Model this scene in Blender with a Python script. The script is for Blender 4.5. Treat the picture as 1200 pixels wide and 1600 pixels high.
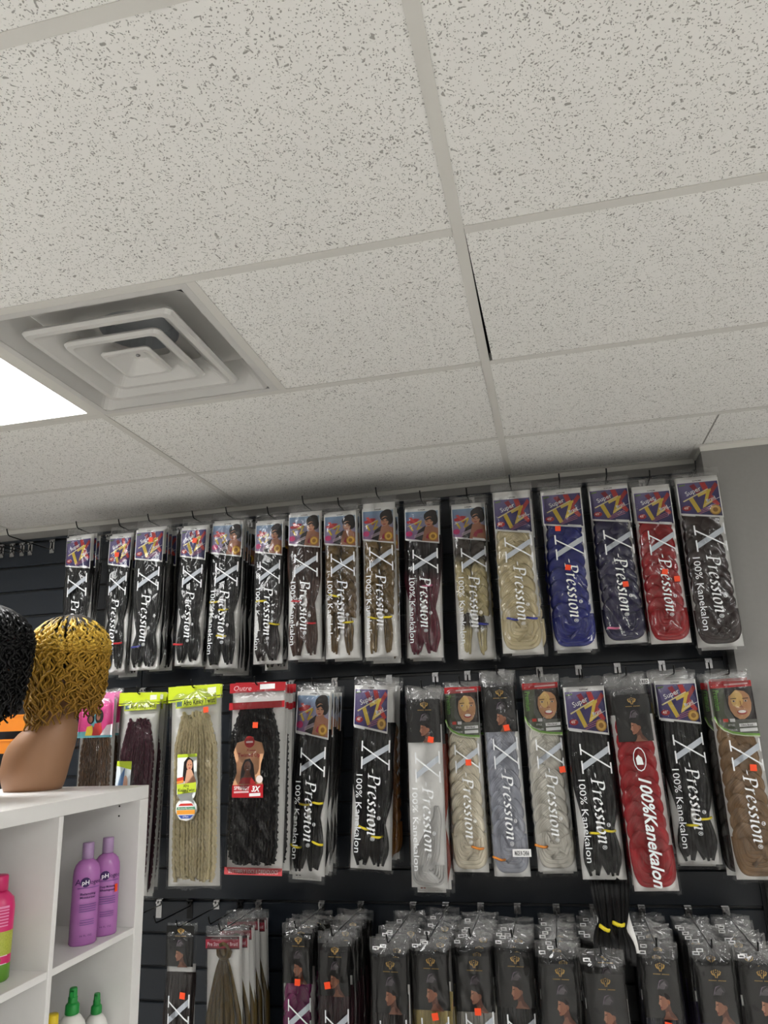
import bpy, math, random
from mathutils import Matrix, Vector, noise as bnoise
random.seed(7)
for o in list(bpy.data.objects): bpy.data.objects.remove(o)
scene = bpy.context.scene
COL = scene.collection

# ------------------------------------------------------------------ camera, world, exposure
cam_d = bpy.data.cameras.new('camera'); cam = bpy.data.objects.new('camera', cam_d); COL.objects.link(cam)
cam_d.sensor_fit = 'VERTICAL'; cam_d.sensor_height = 24.0; cam_d.lens = 1139.35*24.0/1600.0
cam_d.clip_start = 0.02
yaw, pit, rol = 0.21513285, 0.27481946, 0.03989053
Rm = Matrix.Rotation(yaw, 3, 'Z') @ Matrix.Rotation(pit, 3, 'X') @ Matrix.Rotation(rol, 3, 'Y')
r_, f_, u_ = Rm.col[0], Rm.col[1], Rm.col[2]
M4 = Matrix(((r_[0], u_[0], -f_[0], 0.10378), (r_[1], u_[1], -f_[1], -2.52153), (r_[2], u_[2], -f_[2], 1.63952), (0, 0, 0, 1)))
cam.matrix_world = M4
scene.camera = cam
wd = bpy.data.worlds.new('world'); scene.world = wd; wd.use_nodes = True
wd.node_tree.nodes['Background'].inputs[0].default_value = (0.9, 0.95, 1, 1)
wd.node_tree.nodes['Background'].inputs[1].default_value = 0.02
vs = scene.view_settings
vs.view_transform = 'Standard'; vs.look = 'None'; vs.exposure = 0.50; vs.gamma = 1.0; vs.use_curve_mapping = False
LAMP = 12.0          # strength of every ceiling panel
try: scene.cycles.transparent_max_bounces = 20
except Exception: pass

H = 2.6; U = 0.6096

# ------------------------------------------------------------------ colour and material helpers
def lin(c):
    return tuple((x/255/12.92 if x/255 <= .04045 else ((x/255+.055)/1.055)**2.4) for x in c[:3])
def mat(name, c, rough=.5, metal=0, spec=.5, coat=0):
    m = bpy.data.materials.new(name); m.use_nodes = True
    b = m.node_tree.nodes['Principled BSDF']
    b.inputs['Base Color'].default_value = (*lin(c), 1); b.inputs['Roughness'].default_value = rough
    b.inputs['Metallic'].default_value = metal; b.inputs['Specular IOR Level'].default_value = spec
    b.inputs['Coat Weight'].default_value = coat; b.inputs['Coat Roughness'].default_value = .08
    return m
def N(m, t, **k):
    n = m.node_tree.nodes.new(t)
    for a, v in k.items(): setattr(n, a, v)
    return n
def L(m, a, b): m.node_tree.links.new(a, b)
def noise_grain(m, c1, c2, scale, bump=0.0, detail=4):
    b = m.node_tree.nodes['Principled BSDF']
    g = N(m, 'ShaderNodeNewGeometry'); n = N(m, 'ShaderNodeTexNoise'); n.inputs['Scale'].default_value = scale; n.inputs['Detail'].default_value = detail
    L(m, g.outputs['Position'], n.inputs['Vector'])
    r = N(m, 'ShaderNodeMix', data_type='RGBA'); r.inputs['A'].default_value = (*lin(c1), 1); r.inputs['B'].default_value = (*lin(c2), 1)
    L(m, n.outputs['Fac'], r.inputs['Factor']); L(m, r.outputs['Result'], b.inputs['Base Color'])
    if bump:
        bp = N(m, 'ShaderNodeBump'); bp.inputs['Strength'].default_value = bump; bp.inputs['Distance'].default_value = .002
        L(m, n.outputs['Fac'], bp.inputs['Height']); L(m, bp.outputs['Normal'], b.inputs['Normal'])
    return m

MT = {}
def build_tile_material():
    m = mat('mineral_tile', (205, 202, 194), .95, spec=.1)
    b = m.node_tree.nodes['Principled BSDF']
    g = N(m, 'ShaderNodeNewGeometry')
    masks = []
    for sc, thr, seed, dist in ((145, .19, 0, .0045), (270, .21, 3.3, .003), (115, .13, 7.7, .0065)):
        off = N(m, 'ShaderNodeVectorMath', operation='ADD'); off.inputs[1].default_value = (seed, seed*1.7, 0)
        L(m, g.outputs['Position'], off.inputs[0])
        nz = N(m, 'ShaderNodeTexNoise'); nz.inputs['Scale'].default_value = 45; nz.inputs['Detail'].default_value = 1
        L(m, off.outputs[0], nz.inputs['Vector'])
        s1 = N(m, 'ShaderNodeVectorMath', operation='SUBTRACT'); s1.inputs[1].default_value = (.5, .5, .5); L(m, nz.outputs['Color'], s1.inputs[0])
        s2 = N(m, 'ShaderNodeVectorMath', operation='SCALE'); s2.inputs['Scale'].default_value = dist*6; L(m, s1.outputs[0], s2.inputs[0])
        ad = N(m, 'ShaderNodeVectorMath', operation='ADD'); L(m, off.outputs[0], ad.inputs[0]); L(m, s2.outputs[0], ad.inputs[1])
        fl = N(m, 'ShaderNodeVectorMath', operation='MULTIPLY'); fl.inputs[1].default_value = (1, 1, 0); L(m, ad.outputs[0], fl.inputs[0])
        v = N(m, 'ShaderNodeTexVoronoi'); v.inputs['Scale'].default_value = sc; L(m, fl.outputs[0], v.inputs['Vector'])
        sep = N(m, 'ShaderNodeSeparateColor'); L(m, v.outputs['Color'], sep.inputs[0])
        t = N(m, 'ShaderNodeMath', operation='MULTIPLY'); t.inputs[1].default_value = thr*2; L(m, sep.outputs[0], t.inputs[0])
        d = N(m, 'ShaderNodeMath', operation='SUBTRACT'); L(m, t.outputs[0], d.inputs[0]); L(m, v.outputs['Distance'], d.inputs[1])
        k = N(m, 'ShaderNodeMath', operation='MULTIPLY'); k.inputs[1].default_value = 12; k.use_clamp = True; L(m, d.outputs[0], k.inputs[0])
        masks.append(k)
    mx = masks[0]
    for k in masks[1:]:
        q = N(m, 'ShaderNodeMath', operation='MAXIMUM'); L(m, mx.outputs[0], q.inputs[0]); L(m, k.outputs[0], q.inputs[1]); mx = q
    r = N(m, 'ShaderNodeMix', data_type='RGBA'); r.inputs['A'].default_value = (*lin((240, 239, 235)), 1); r.inputs['B'].default_value = (*lin((168, 166, 161)), 1)
    L(m, mx.outputs[0], r.inputs['Factor']); L(m, r.outputs['Result'], b.inputs['Base Color'])
    inv = N(m, 'ShaderNodeMath', operation='SUBTRACT'); inv.inputs[0].default_value = 1; L(m, mx.outputs[0], inv.inputs[1])
    bp = N(m, 'ShaderNodeBump'); bp.inputs['Strength'].default_value = .5; bp.inputs['Distance'].default_value = .002
    L(m, inv.outputs[0], bp.inputs['Height']); L(m, bp.outputs['Normal'], b.inputs['Normal'])
    return m
MT['tile'] = build_tile_material()
MT['tee'] = mat('painted_tee', (216, 214, 208), .6, spec=.3)
MT['plenum'] = mat('plenum_dark', (20, 20, 20), .9)
MT['wall'] = noise_grain(mat('grey_paint', (142, 140, 138), .7, spec=.3), (139, 137, 135), (146, 144, 142), 60, .08)
MT['white_wall'] = noise_grain(mat('white_paint', (150, 148, 146), .7, spec=.3), (146, 144, 142), (156, 154, 151), 60, .08)
MT['bright_wall'] = noise_grain(mat('bright_white_paint', (236, 235, 232), .7, spec=.3), (234, 233, 230), (239, 238, 235), 60, .08)
MT['floor'] = noise_grain(mat('vinyl_floor', (165, 160, 152), .45), (226, 224, 220), (236, 234, 230), 6, 0)
MT['slat'] = noise_grain(mat('slate_slat', (26, 32, 40), .34, spec=.38), (24, 30, 38), (29, 35, 43), 120, .02)
MT['groove'] = mat('groove_liner', (16, 18, 21), .35, spec=.6)
MT['diffuser'] = noise_grain(mat('diffuser_enamel', (214, 212, 208), .45), (212, 210, 206), (200, 199, 196), 9, 0)
MT['duct'] = mat('duct_metal', (170, 173, 176), .5, .0)
MT['chrome'] = mat('chrome', (165, 165, 166), .25, 1)
MT['black_wire'] = mat('black_wire', (18, 18, 19), .3, .6)
MT['laminate'] = noise_grain(mat('white_laminate', (240, 239, 237), .42), (241, 240, 238), (237, 235, 233), 40, .02)
MT['hole'] = mat('pin_hole', (20, 20, 20), .8)
MT['skin'] = noise_grain(mat('mannequin_plastic', (160, 120, 90), .42, spec=.4), (162, 122, 92), (154, 115, 86), 14, .02)
MT['card'] = mat('white_card', (232, 231, 228), .6)
MT['sticker'] = mat('orange_sticker', (250, 78, 30), .5)
MT['orange'] = mat('orange_plastic', (240, 140, 35), .35)
def emis():
    m = bpy.data.materials.new('lamp_panel'); m.use_nodes = True; nt = m.node_tree
    nt.nodes.remove(nt.nodes['Principled BSDF']); e = N(m, 'ShaderNodeEmission')
    e.inputs[0].default_value = (1, .998, .985, 1); e.inputs[1].default_value = LAMP
    L(m, e.outputs[0], nt.nodes['Material Output'].inputs[0]); return m
MT['lamp'] = emis()
def print_mat():
    m = mat('printed_card', (255, 255, 255), .4, spec=.3); a = N(m, 'ShaderNodeAttribute', attribute_name='print')
    L(m, a.outputs['Color'], m.node_tree.nodes['Principled BSDF'].inputs['Base Color']); return m
MT['print'] = print_mat()
def film_mat(name='clear_film', haze=.005, refl=1.0, rough=.10):
    m = bpy.data.materials.new(name); m.use_nodes = True; nt = m.node_tree
    nt.nodes.remove(nt.nodes['Principled BSDF'])
    fr = N(m, 'ShaderNodeFresnel'); fr.inputs['IOR'].default_value = 1.45
    k = N(m, 'ShaderNodeMath', operation='MULTIPLY_ADD'); k.inputs[1].default_value = refl; k.inputs[2].default_value = .008; k.use_clamp = True; L(m, fr.outputs[0], k.inputs[0])
    tr = N(m, 'ShaderNodeBsdfTransparent'); tr.inputs[0].default_value = (.97, .97, .97, 1)
    gl = N(m, 'ShaderNodeBsdfGlossy'); gl.inputs['Roughness'].default_value = rough
    df = N(m, 'ShaderNodeBsdfDiffuse'); df.inputs[0].default_value = (.8, .8, .8, 1)
    m1 = N(m, 'ShaderNodeMixShader'); m1.inputs[0].default_value = haze; L(m, tr.outputs[0], m1.inputs[1]); L(m, df.outputs[0], m1.inputs[2])
    m2 = N(m, 'ShaderNodeMixShader'); L(m, k.outputs[0], m2.inputs[0]); L(m, m1.outputs[0], m2.inputs[1]); L(m, gl.outputs[0], m2.inputs[2])
    L(m, m2.outputs[0], nt.nodes['Material Output'].inputs[0]); return m
MT['film'] = film_mat()
MT['film_top'] = film_mat('crumpled_film', .05, 1.6, .10)
def hair_mat(c1, c2=None, rough=.38, spread=.35):
    """streaked along the strand (uv.x runs along it); c2 = colour of the lower end for ombre hair"""
    key = ('hair', c1, c2)
    if key in MT: return MT[key]
    c2 = c2 or c1
    m = mat('hair_fibre', c1, rough, spec=.25); b = m.node_tree.nodes['Principled BSDF']
    uv = N(m, 'ShaderNodeUVMap'); uv.uv_map = 'UVMap'
    mp = N(m, 'ShaderNodeVectorMath', operation='MULTIPLY'); mp.inputs[1].default_value = (3, 70, 1); L(m, uv.outputs[0], mp.inputs[0])
    n = N(m, 'ShaderNodeTexNoise'); n.inputs['Scale'].default_value = 1; n.inputs['Detail'].default_value = 3; L(m, mp.outputs[0], n.inputs['Vector'])
    sp = N(m, 'ShaderNodeSeparateXYZ'); L(m, uv.outputs[0], sp.inputs[0])
    st = N(m, 'ShaderNodeMapRange', interpolation_type='SMOOTHSTEP'); st.inputs['From Min'].default_value = .28; st.inputs['From Max'].default_value = .5; L(m, sp.outputs[0], st.inputs['Value'])
    r = N(m, 'ShaderNodeMix', data_type='RGBA'); r.inputs['A'].default_value = (*lin(c1), 1); r.inputs['B'].default_value = (*lin(c2), 1); L(m, st.outputs[0], r.inputs['Factor'])
    mr = N(m, 'ShaderNodeMapRange'); mr.inputs['From Min'].default_value = .3; mr.inputs['From Max'].default_value = .7
    mr.inputs['To Min'].default_value = 1-spread; mr.inputs['To Max'].default_value = 1+spread; L(m, n.outputs['Fac'], mr.inputs['Value'])
    v = N(m, 'ShaderNodeVectorMath', operation='SCALE'); L(m, r.outputs['Result'], v.inputs[0]); L(m, mr.outputs[0], v.inputs['Scale'])
    L(m, v.outputs[0], b.inputs['Base Color'])
    bp = N(m, 'ShaderNodeBump'); bp.inputs['Strength'].default_value = .5; bp.inputs['Distance'].default_value = .002; L(m, n.outputs['Fac'], bp.inputs['Height']); L(m, bp.outputs['Normal'], b.inputs['Normal'])
    MT[key] = m; return m

# ------------------------------------------------------------------ mesh helpers
class MB:
    def __init__(s, iso=None): s.v = []; s.f = []; s.uv = None; s.mi = []; s.col = None; s.iso = iso
    def box(s, x0, x1, y0, y1, z0, z1, mi=0):
        b = len(s.v)
        s.v += [(x0,y0,z0),(x1,y0,z0),(x1,y1,z0),(x0,y1,z0),(x0,y0,z1),(x1,y0,z1),(x1,y1,z1),(x0,y1,z1)]
        s.f += [[b+i for i in q] for q in ((0,3,2,1),(4,5,6,7),(0,1,5,4),(1,2,6,5),(2,3,7,6),(3,0,4,7))]; s.mi += [mi]*6
        return s
    def quad(s, *p, mi=0):
        b = len(s.v); s.v += [tuple(q) for q in p]; s.f.append(list(range(b, b+len(p)))); s.mi.append(mi); return s
    def tube(s, pts, rad, n=6, ys=None, uvv=0.0, caps=True, mi=0):
        """swept tube; rad(t) -> (ra, rb): ra along the side vector, rb along the other"""
        if s.uv is None: s.uv = []
        P = [Vector(p) for p in pts]; b = len(s.v); K = len(P)
        for i, p in enumerate(P):
            t = (P[min(i+1, K-1)]-P[max(i-1, 0)])
            if t.length < 1e-9: t = Vector((0, 0, -1))
            t.normalize(); ref = Vector((0, 1, 0)) if abs(t.y) < .9 else Vector((1, 0, 0))
            a = t.cross(ref).normalized(); c = a.cross(t).normalized()
            ra, rb = rad(i/(K-1))
            if s.iso:                      # unit pack space: z is 1/iso times longer than x
                tx, tz = t.x*s.iso, t.z; l = math.hypot(tx, tz) or 1; a = Vector((-tz/l, 0, tx/l*s.iso)); c = Vector((0, 1, 0))
            for j in range(n):
                q = 2*math.pi*j/n; s.v.append(tuple(p+a*(ra*math.cos(q))+c*(rb*math.sin(q))))
        for i in range(K-1):
            for j in range(n):
                j2 = (j+1) % n
                s.f.append([b+i*n+j, b+i*n+j2, b+(i+1)*n+j2, b+(i+1)*n+j]); s.mi.append(mi)
                u0, u1, v0, v1 = i/(K-1), (i+1)/(K-1), uvv+j/n, uvv+(j+1)/n
                s.uv += [(u0, v0), (u0, v1), (u1, v1), (u1, v0)]
        if caps:
            s.f.append([b+j for j in range(n)][::-1]); s.uv += [(0, uvv)]*n; s.mi.append(mi)
            s.f.append([b+(K-1)*n+j for j in range(n)]); s.uv += [(1, uvv)]*n; s.mi.append(mi)
        return s
    def lathe(s, prof, n=20, sx=1, sy=1, cx=0, cy=0, mi=0, cap=True):
        b = len(s.v)
        for r, z in prof:
            for j in range(n):
                q = 2*math.pi*j/n; s.v.append((cx+r*sx*math.cos(q), cy+r*sy*math.sin(q), z))
        for i in range(len(prof)-1):
            for j in range(n):
                j2 = (j+1) % n; s.f.append([b+i*n+j, b+i*n+j2, b+(i+1)*n+j2, b+(i+1)*n+j]); s.mi.append(mi)
        if cap:
            s.f.append([b+j for j in range(n)][::-1]); s.f.append([b+(len(prof)-1)*n+j for j in range(n)]); s.mi += [mi, mi]
        return s
    def mesh(s, name, smooth=False):
        m = bpy.data.meshes.new(name); m.from_pydata(s.v, [], s.f)
        if s.uv:
            l = m.uv_layers.new(name='UVMap')
            for i, q in enumerate(s.uv): l.data[i].uv = q
        if s.col:
            a = m.color_attributes.new('print', 'FLOAT_COLOR', 'CORNER')
            flat = [x for c in s.col for x in (*c, 1.0)]; a.data.foreach_set('color', flat)
        if s.mi and any(s.mi): m.polygons.foreach_set('material_index', s.mi)
        if smooth: m.polygons.foreach_set('use_smooth', [True]*len(m.polygons))
        m.update(); return m
def obj(name, me, mt=None, parent=None, loc=(0, 0, 0), scale=None, rot=None, smooth=False):
    if isinstance(me, MB): me = me.mesh(name, smooth)
    o = bpy.data.objects.new(name, me); COL.objects.link(o); o.location = loc
    if scale: o.scale = scale
    if rot: o.rotation_euler = rot
    if parent: o.parent = parent
    if mt is not None and not me.materials:
        for q in (mt if isinstance(mt, (list, tuple)) else [mt]): me.materials.append(q)
    elif mt is not None and me.materials[0] is not mt and not isinstance(mt, (list, tuple)):
        o.material_slots[0].link = 'OBJECT'; o.material_slots[0].material = mt
    return o
def empty(name, loc, rot=(0, 0, 0)):
    o = bpy.data.objects.new(name, None); COL.objects.link(o); o.location = loc; o.rotation_euler = rot; o.empty_display_size = .05; return o
def tag(o, label, cat, group=None):
    o['label'] = label; o['category'] = cat
    if group: o['group'] = group
    return o
def struct(o): o['kind'] = 'structure'; return o

# ------------------------------------------------------------------ room shell
X0, X1, Y0, YW = -6.6, 5.6, -9.2, 0.48
struct(obj('floor', MB().box(X0, X1, Y0, YW+.1, -.05, 0), MT['floor']))
struct(obj('wall_back', MB().box(X0, 0.86, YW, YW+.1, 0, H+.02), MT['wall']))
struct(obj('wall_right_return', MB().box(.738, X1, .335, YW+.1, 0, H+.02), MT['wall']))
struct(obj('wall_left', MB().box(X0-.1, X0, Y0, YW+.1, 0, H+.02), MT['white_wall']))
struct(obj('wall_right', MB().box(X1, X1+.1, Y0, YW+.1, 0, H+.02), MT['bright_wall']))
struct(obj('wall_front', MB().box(X0-.1, X1+.1, Y0-.1, Y0, 0, H+.02), MT['white_wall']))

# ceiling: lay-in tiles, tees, deck above
ceil = struct(obj('ceiling', MB().box(X0, X1, Y0, YW+.1, H+.25, H+.3), MT['plenum']))
LIGHTS = [(-4, -2), (-10, -6), (-4, -6), (2, -4), (6, -4), (-10, -10), (-4, -10), (2, -10), (6, -8), (-4, -14), (2, -14)]     # (column, row) of each 2x4 lamp, in tile units; rear and far-right lamps are unseen additions brightening ceiling and shelf
DIFF = (-2, -2)
rows = [YW] + [-k*U for k in range(0, 17)]
tile_me = {}
def tile(x0, x1, y0, y1, dx=0, rz=0):
    w, d = round(x1-x0, 3), round(y1-y0, 3)
    if (w, d) not in tile_me:
        tile_me[(w, d)] = MB().box(-w/2+.003, w/2-.003, -d/2+.003, d/2-.003, 0, .015).mesh('tile')
    o = obj('tile', tile_me[(w, d)], MT['tile'], ceil, ((x0+x1)/2+dx, (y0+y1)/2, H+.0025+random.uniform(0, .0008)))
    o.rotation_euler = (0, 0, rz)
for ri in range(len(rows)-1):
    ya, yb = rows[ri+1], rows[ri]
    r = -ri                                     # row index of the near edge: ya = r*U - ...
    row_k = round(ya/U)
    for ci in range(-12, 12, 2):
        xa, xb = max(ci*U, X0), min((ci+2)*U, X1)
        if xb <= xa: continue
        if (ci, row_k) in LIGHTS: continue
        if (ci, row_k) == DIFF:
            tile(-U, 0, ya, yb); continue
        if ri == 0 and ci >= 2:
            tile(xa, xb, ya, .335+.02); continue
        if ri == 0 and ci == 0:
            tile(0, .745, ya, yb); tile(.745, xb, ya, .335+.02); continue
        if (ci, row_k) == (0, -2): tile(xa, xb, ya, yb, dx=.0135, rz=math.radians(-.75))
        else: tile(xa, xb, ya, yb)
tee = lambda: MB()
for ci in range(-12, 12, 2):
    if X0 < ci*U < X1:
        b = MB(); b.box(ci*U-.012, ci*U+.012, Y0, YW, H, H+.0018); b.box(ci*U-.002, ci*U+.002, Y0, YW, H+.0018, H+.035)
        obj('main_tee', b, MT['tee'], ceil)
for k in range(0, 16):
    for ci in range(-12, 12, 2):
        xa, xb = max(ci*U, X0)+.0125, min((ci+2)*U, X1)-.0125
        if xb <= xa: continue
        b = MB(); b.box(xa, xb, -k*U-.012, -k*U+.012, H+.0005, H+.0022); b.box(xa, xb, -k*U-.002, -k*U+.002, H+.0022, H+.03)
        obj('cross_tee', b, MT['tee'], ceil)
b = MB(); b.box(-U-.012, -U+.012, -2*U+.0125, -U-.0125, H+.0005, H+.0022); obj('cross_tee', b, MT['tee'], ceil)
# wall angle trims
struct(obj('trim_1', MB().box(X0, .738, YW-.022, YW, H-.0005, H+.0018).box(X0, .738, YW-.002, YW, H-.02, H), MT['tee']))
struct(obj('trim_2', MB().box(.716, .738, .335, YW-.022, H-.0007, H+.0016).box(.736, .738, .335, YW, H-.02, H), MT['tee']))
struct(obj('trim_3', MB().box(.716, X1, .313, .335, H-.0009, H+.0014).box(.738, X1, .333, .335, H-.02, H), MT['tee']))

# ceiling lamps
def lamp(ci, k, label):
    t = tag(empty('ceiling_light', ((ci+1)*U, (k+.5)*U, H)), label, 'light', 'recessed ceiling panel lights')
    w, d = U-.012, U/2-.012
    f = MB()
    for a, b_, c, e in ((-w, w, -d, -d+.022), (-w, w, d-.022, d), (-w, -w+.022, -d+.022, d-.022), (w-.022, w, -d+.022, d-.022)): f.box(a, b_, c, e, .001, .02)
    obj('frame', f, MT['tee'], t)
    obj('lens', MB().box(-w+.022, w-.022, -d+.022, d-.022, .006, .012), MT['lamp'], t)
names = ['glowing white ceiling light panel beside the square air diffuser'] + ['unseen ceiling light panel behind the camera, %s row, %s' % (r, c) for r, c in (
    ('nearest', 'far left'), ('nearest', 'left'), ('nearest', 'right of the camera'), ('nearest', 'far right'), ('middle', 'far left'), ('middle', 'left'), ('middle', 'right'), ('middle', 'far right'), ('rearmost', 'left'), ('rearmost', 'right'))]
for (c, k), n in zip(LIGHTS, names): lamp(c, k, n)

# air diffuser
vent = tag(empty('air_diffuser', (-1.5*U, -1.5*U, H)), 'square white ceiling air diffuser with nested louvre rings', 'vent')
def ring(name, h0, z0, h1, z1, mt, lip=0, th=.0, rad=.02):
    """square frustum band with rounded corners, from half size h0 at z0 to h1 at z1"""
    def sq(h, z, r):
        out = []
        for cx, cy, a0 in ((1, 1, 0), (-1, 1, 90), (-1, -1, 180), (1, -1, 270)):
            for k in range(5):
                a = math.radians(a0+k*22.5); out.append((cx*(h-r)+r*math.cos(a), cy*(h-r)+r*math.sin(a), z))
        return out
    m = MB(); prof = [(h0-lip*.2, z0+lip*.9), (h0, z0+lip*.5), (h0-lip*.3, z0), (h0-lip, z0), (h1, z1)] if lip else [(h0, z0), (h1, z1)]
    L_ = [sq(h, z, min(rad, h*.4)) for h, z in prof]
    for l in L_: m.v += l
    for i in range(len(L_)-1):
        for j in range(20):
            j2 = (j+1) % 20; m.f.append([i*20+j, i*20+j2, (i+1)*20+j2, (i+1)*20+j]); m.mi.append(0)
    return obj(name, m, mt, vent)
ow = U/2-.012
b = MB()
for a, c, e, g in ((-ow, ow, -ow, -ow+.02), (-ow, ow, ow-.02, ow), (-ow, -ow+.02, -ow+.02, ow-.02), (ow-.02, ow, -ow+.02, ow-.02)): b.box(a, c, e, g, 0, .003)
obj('frame', b, MT['diffuser'], vent)
ring('outer_cone', ow-.018, .001, .225, .085, MT['diffuser'], rad=.03)
# back pan with round duct collar
b = MB(); K = 32
for j in range(K):
    a0, a1 = 2*math.pi*j/K, 2*math.pi*(j+1)/K
    def edge(a, h=.23):
        c, s = math.cos(a), math.sin(a); k = h/max(abs(c), abs(s)); return (c*k, s*k, .085)
    b.quad(edge(a0), edge(a1), (.105*math.cos(a1), .105*math.sin(a1), .088), (.105*math.cos(a0), .105*math.sin(a0), .088))
obj('back_pan', b, MT['diffuser'], vent)
b = MB(); b.lathe([(.105, .088), (.105, .14), (.001, .14)], 32, cap=False); obj('duct_collar', b, MT['duct'], vent)
ring('louvre_ring', .208, -.006, .128, .052, MT['diffuser'], lip=.020)
ring('louvre_ring', .138, -.010, .066, .044, MT['diffuser'], lip=.017)
ring('centre_cone', .071, -.013, .020, .016, MT['diffuser'], lip=.012, rad=.012)
obj('centre_cap', MB().quad((-.021, -.021, .0155), (.021, -.021, .0155), (.021, .021, .0155), (-.021, .021, .0155)), MT['diffuser'], vent)
obj('screw', MB().lathe([(.006, .016), (.006, .012), (.002, .010)], 10), MT['chrome'], vent)
# ------------------------------------------------------------------ slatwall
GZ = [0.965+.1198*k for k in range(-8, 14)]      # groove heights
YS = .455                                       # slat face
def slatwall(x0, x1, label):
    t = tag(empty('slatwall_panel', ((x0+x1)/2, YS, 0)), label, 'wall panel')
    c = (x0+x1)/2; w = (x1-x0)/2
    obj('backing_board', MB().box(-w, w, .018, .024, .006, 2.545), MT['groove'], t)
    zs = [.0]+GZ+[2.545]; cache = {}
    for a, b_ in zip(zs[:-1], zs[1:]):
        h = round(b_-a, 4)
        if h not in cache:
            m = MB(); g0, g1 = .005, h-.005; e = .0025
            prof = [(g0, .018), (g0, e), (g0+e, 0), (g1-e, 0), (g1, e), (g1, .018)]
            bb = len(m.v)
            for x in (-w, w): m.v += [(x, y, z) for z, y in prof]
            for i in range(5): m.f.append([i, 6+i, 7+i, i+1]); m.mi.append(0)
            m.f.append(list(range(6))); m.f.append(list(range(6, 12))[::-1]); m.mi += [0, 0]
            cache[h] = m.mesh('slat')
        obj('slat', cache[h], MT['slat'], t, (0, 0, a))
    return t
slatwall(-1.668, .722, 'charcoal slatwall panel behind the packs, ending at the grey column')
slatwall(-4.06, -1.672, 'charcoal slatwall panel behind the wigs with bare hooks at top')
tag(obj('slatwall_end_trim', MB().box(.7225, .7365, YS-.006, YS+.02, 0, 2.545), MT['groove']), 'thin black end trim of the slatwall beside the grey column', 'trim')

# ------------------------------------------------------------------ hooks
def hook_mesh(ln, drop):
    m = MB()
    rise = [(0, 0, drop-.025-.012), (0, -.003, -.014), (0, -.012, -.024)] if drop > .034 else [(0, 0, -.025)]
    m.tube(rise+[(0, -ln*.5, -.024), (0, -ln+.012, -.022), (0, -ln+.004, -.018), (0, -ln-.004, -.004), (0, -ln-.008, .006)], lambda t: (.0028, .0028), 6)
    return m
HK = {}
def hook(x, z, ln, label, metal='chrome', group='slatwall hooks', drop=.025):
    """z = groove height; the arm leaves the bracket at z - drop"""
    ln = round(ln, 2)
    t = tag(empty('display_hook', (x, YS, z)), label, 'hook', group)
    bl = min(.034, round(drop+.014, 2)) if group == 'slatwall hooks' else .065; bk = ('b', bl)
    if bk not in HK:
        m = MB(); m.box(-.012, .012, -.0035, -.0012, -bl, .002); m.box(-.012, .012, -.0012, .010, -.001, .002); m.box(-.012, .012, .008, .010, -.001, .004)
        m.box(-.011, -.004, -.0115, -.0035, -.012, -.004); m.box(.004, .011, -.0115, -.0035, -.012, -.004)
        HK[bk] = m.mesh('bracket')
    drop = round(drop, 2); ak = ('a', ln, drop)
    if ak not in HK: HK[ak] = hook_mesh(ln, drop).mesh('arm', True)
    obj('bracket', HK[bk], MT['chrome' if metal == 'chrome' else 'black_wire'], t)
    obj('arm', HK[ak], MT['black_wire' if metal != 'bright' else 'chrome'], t, (0, -.0035, .025-drop))

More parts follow.
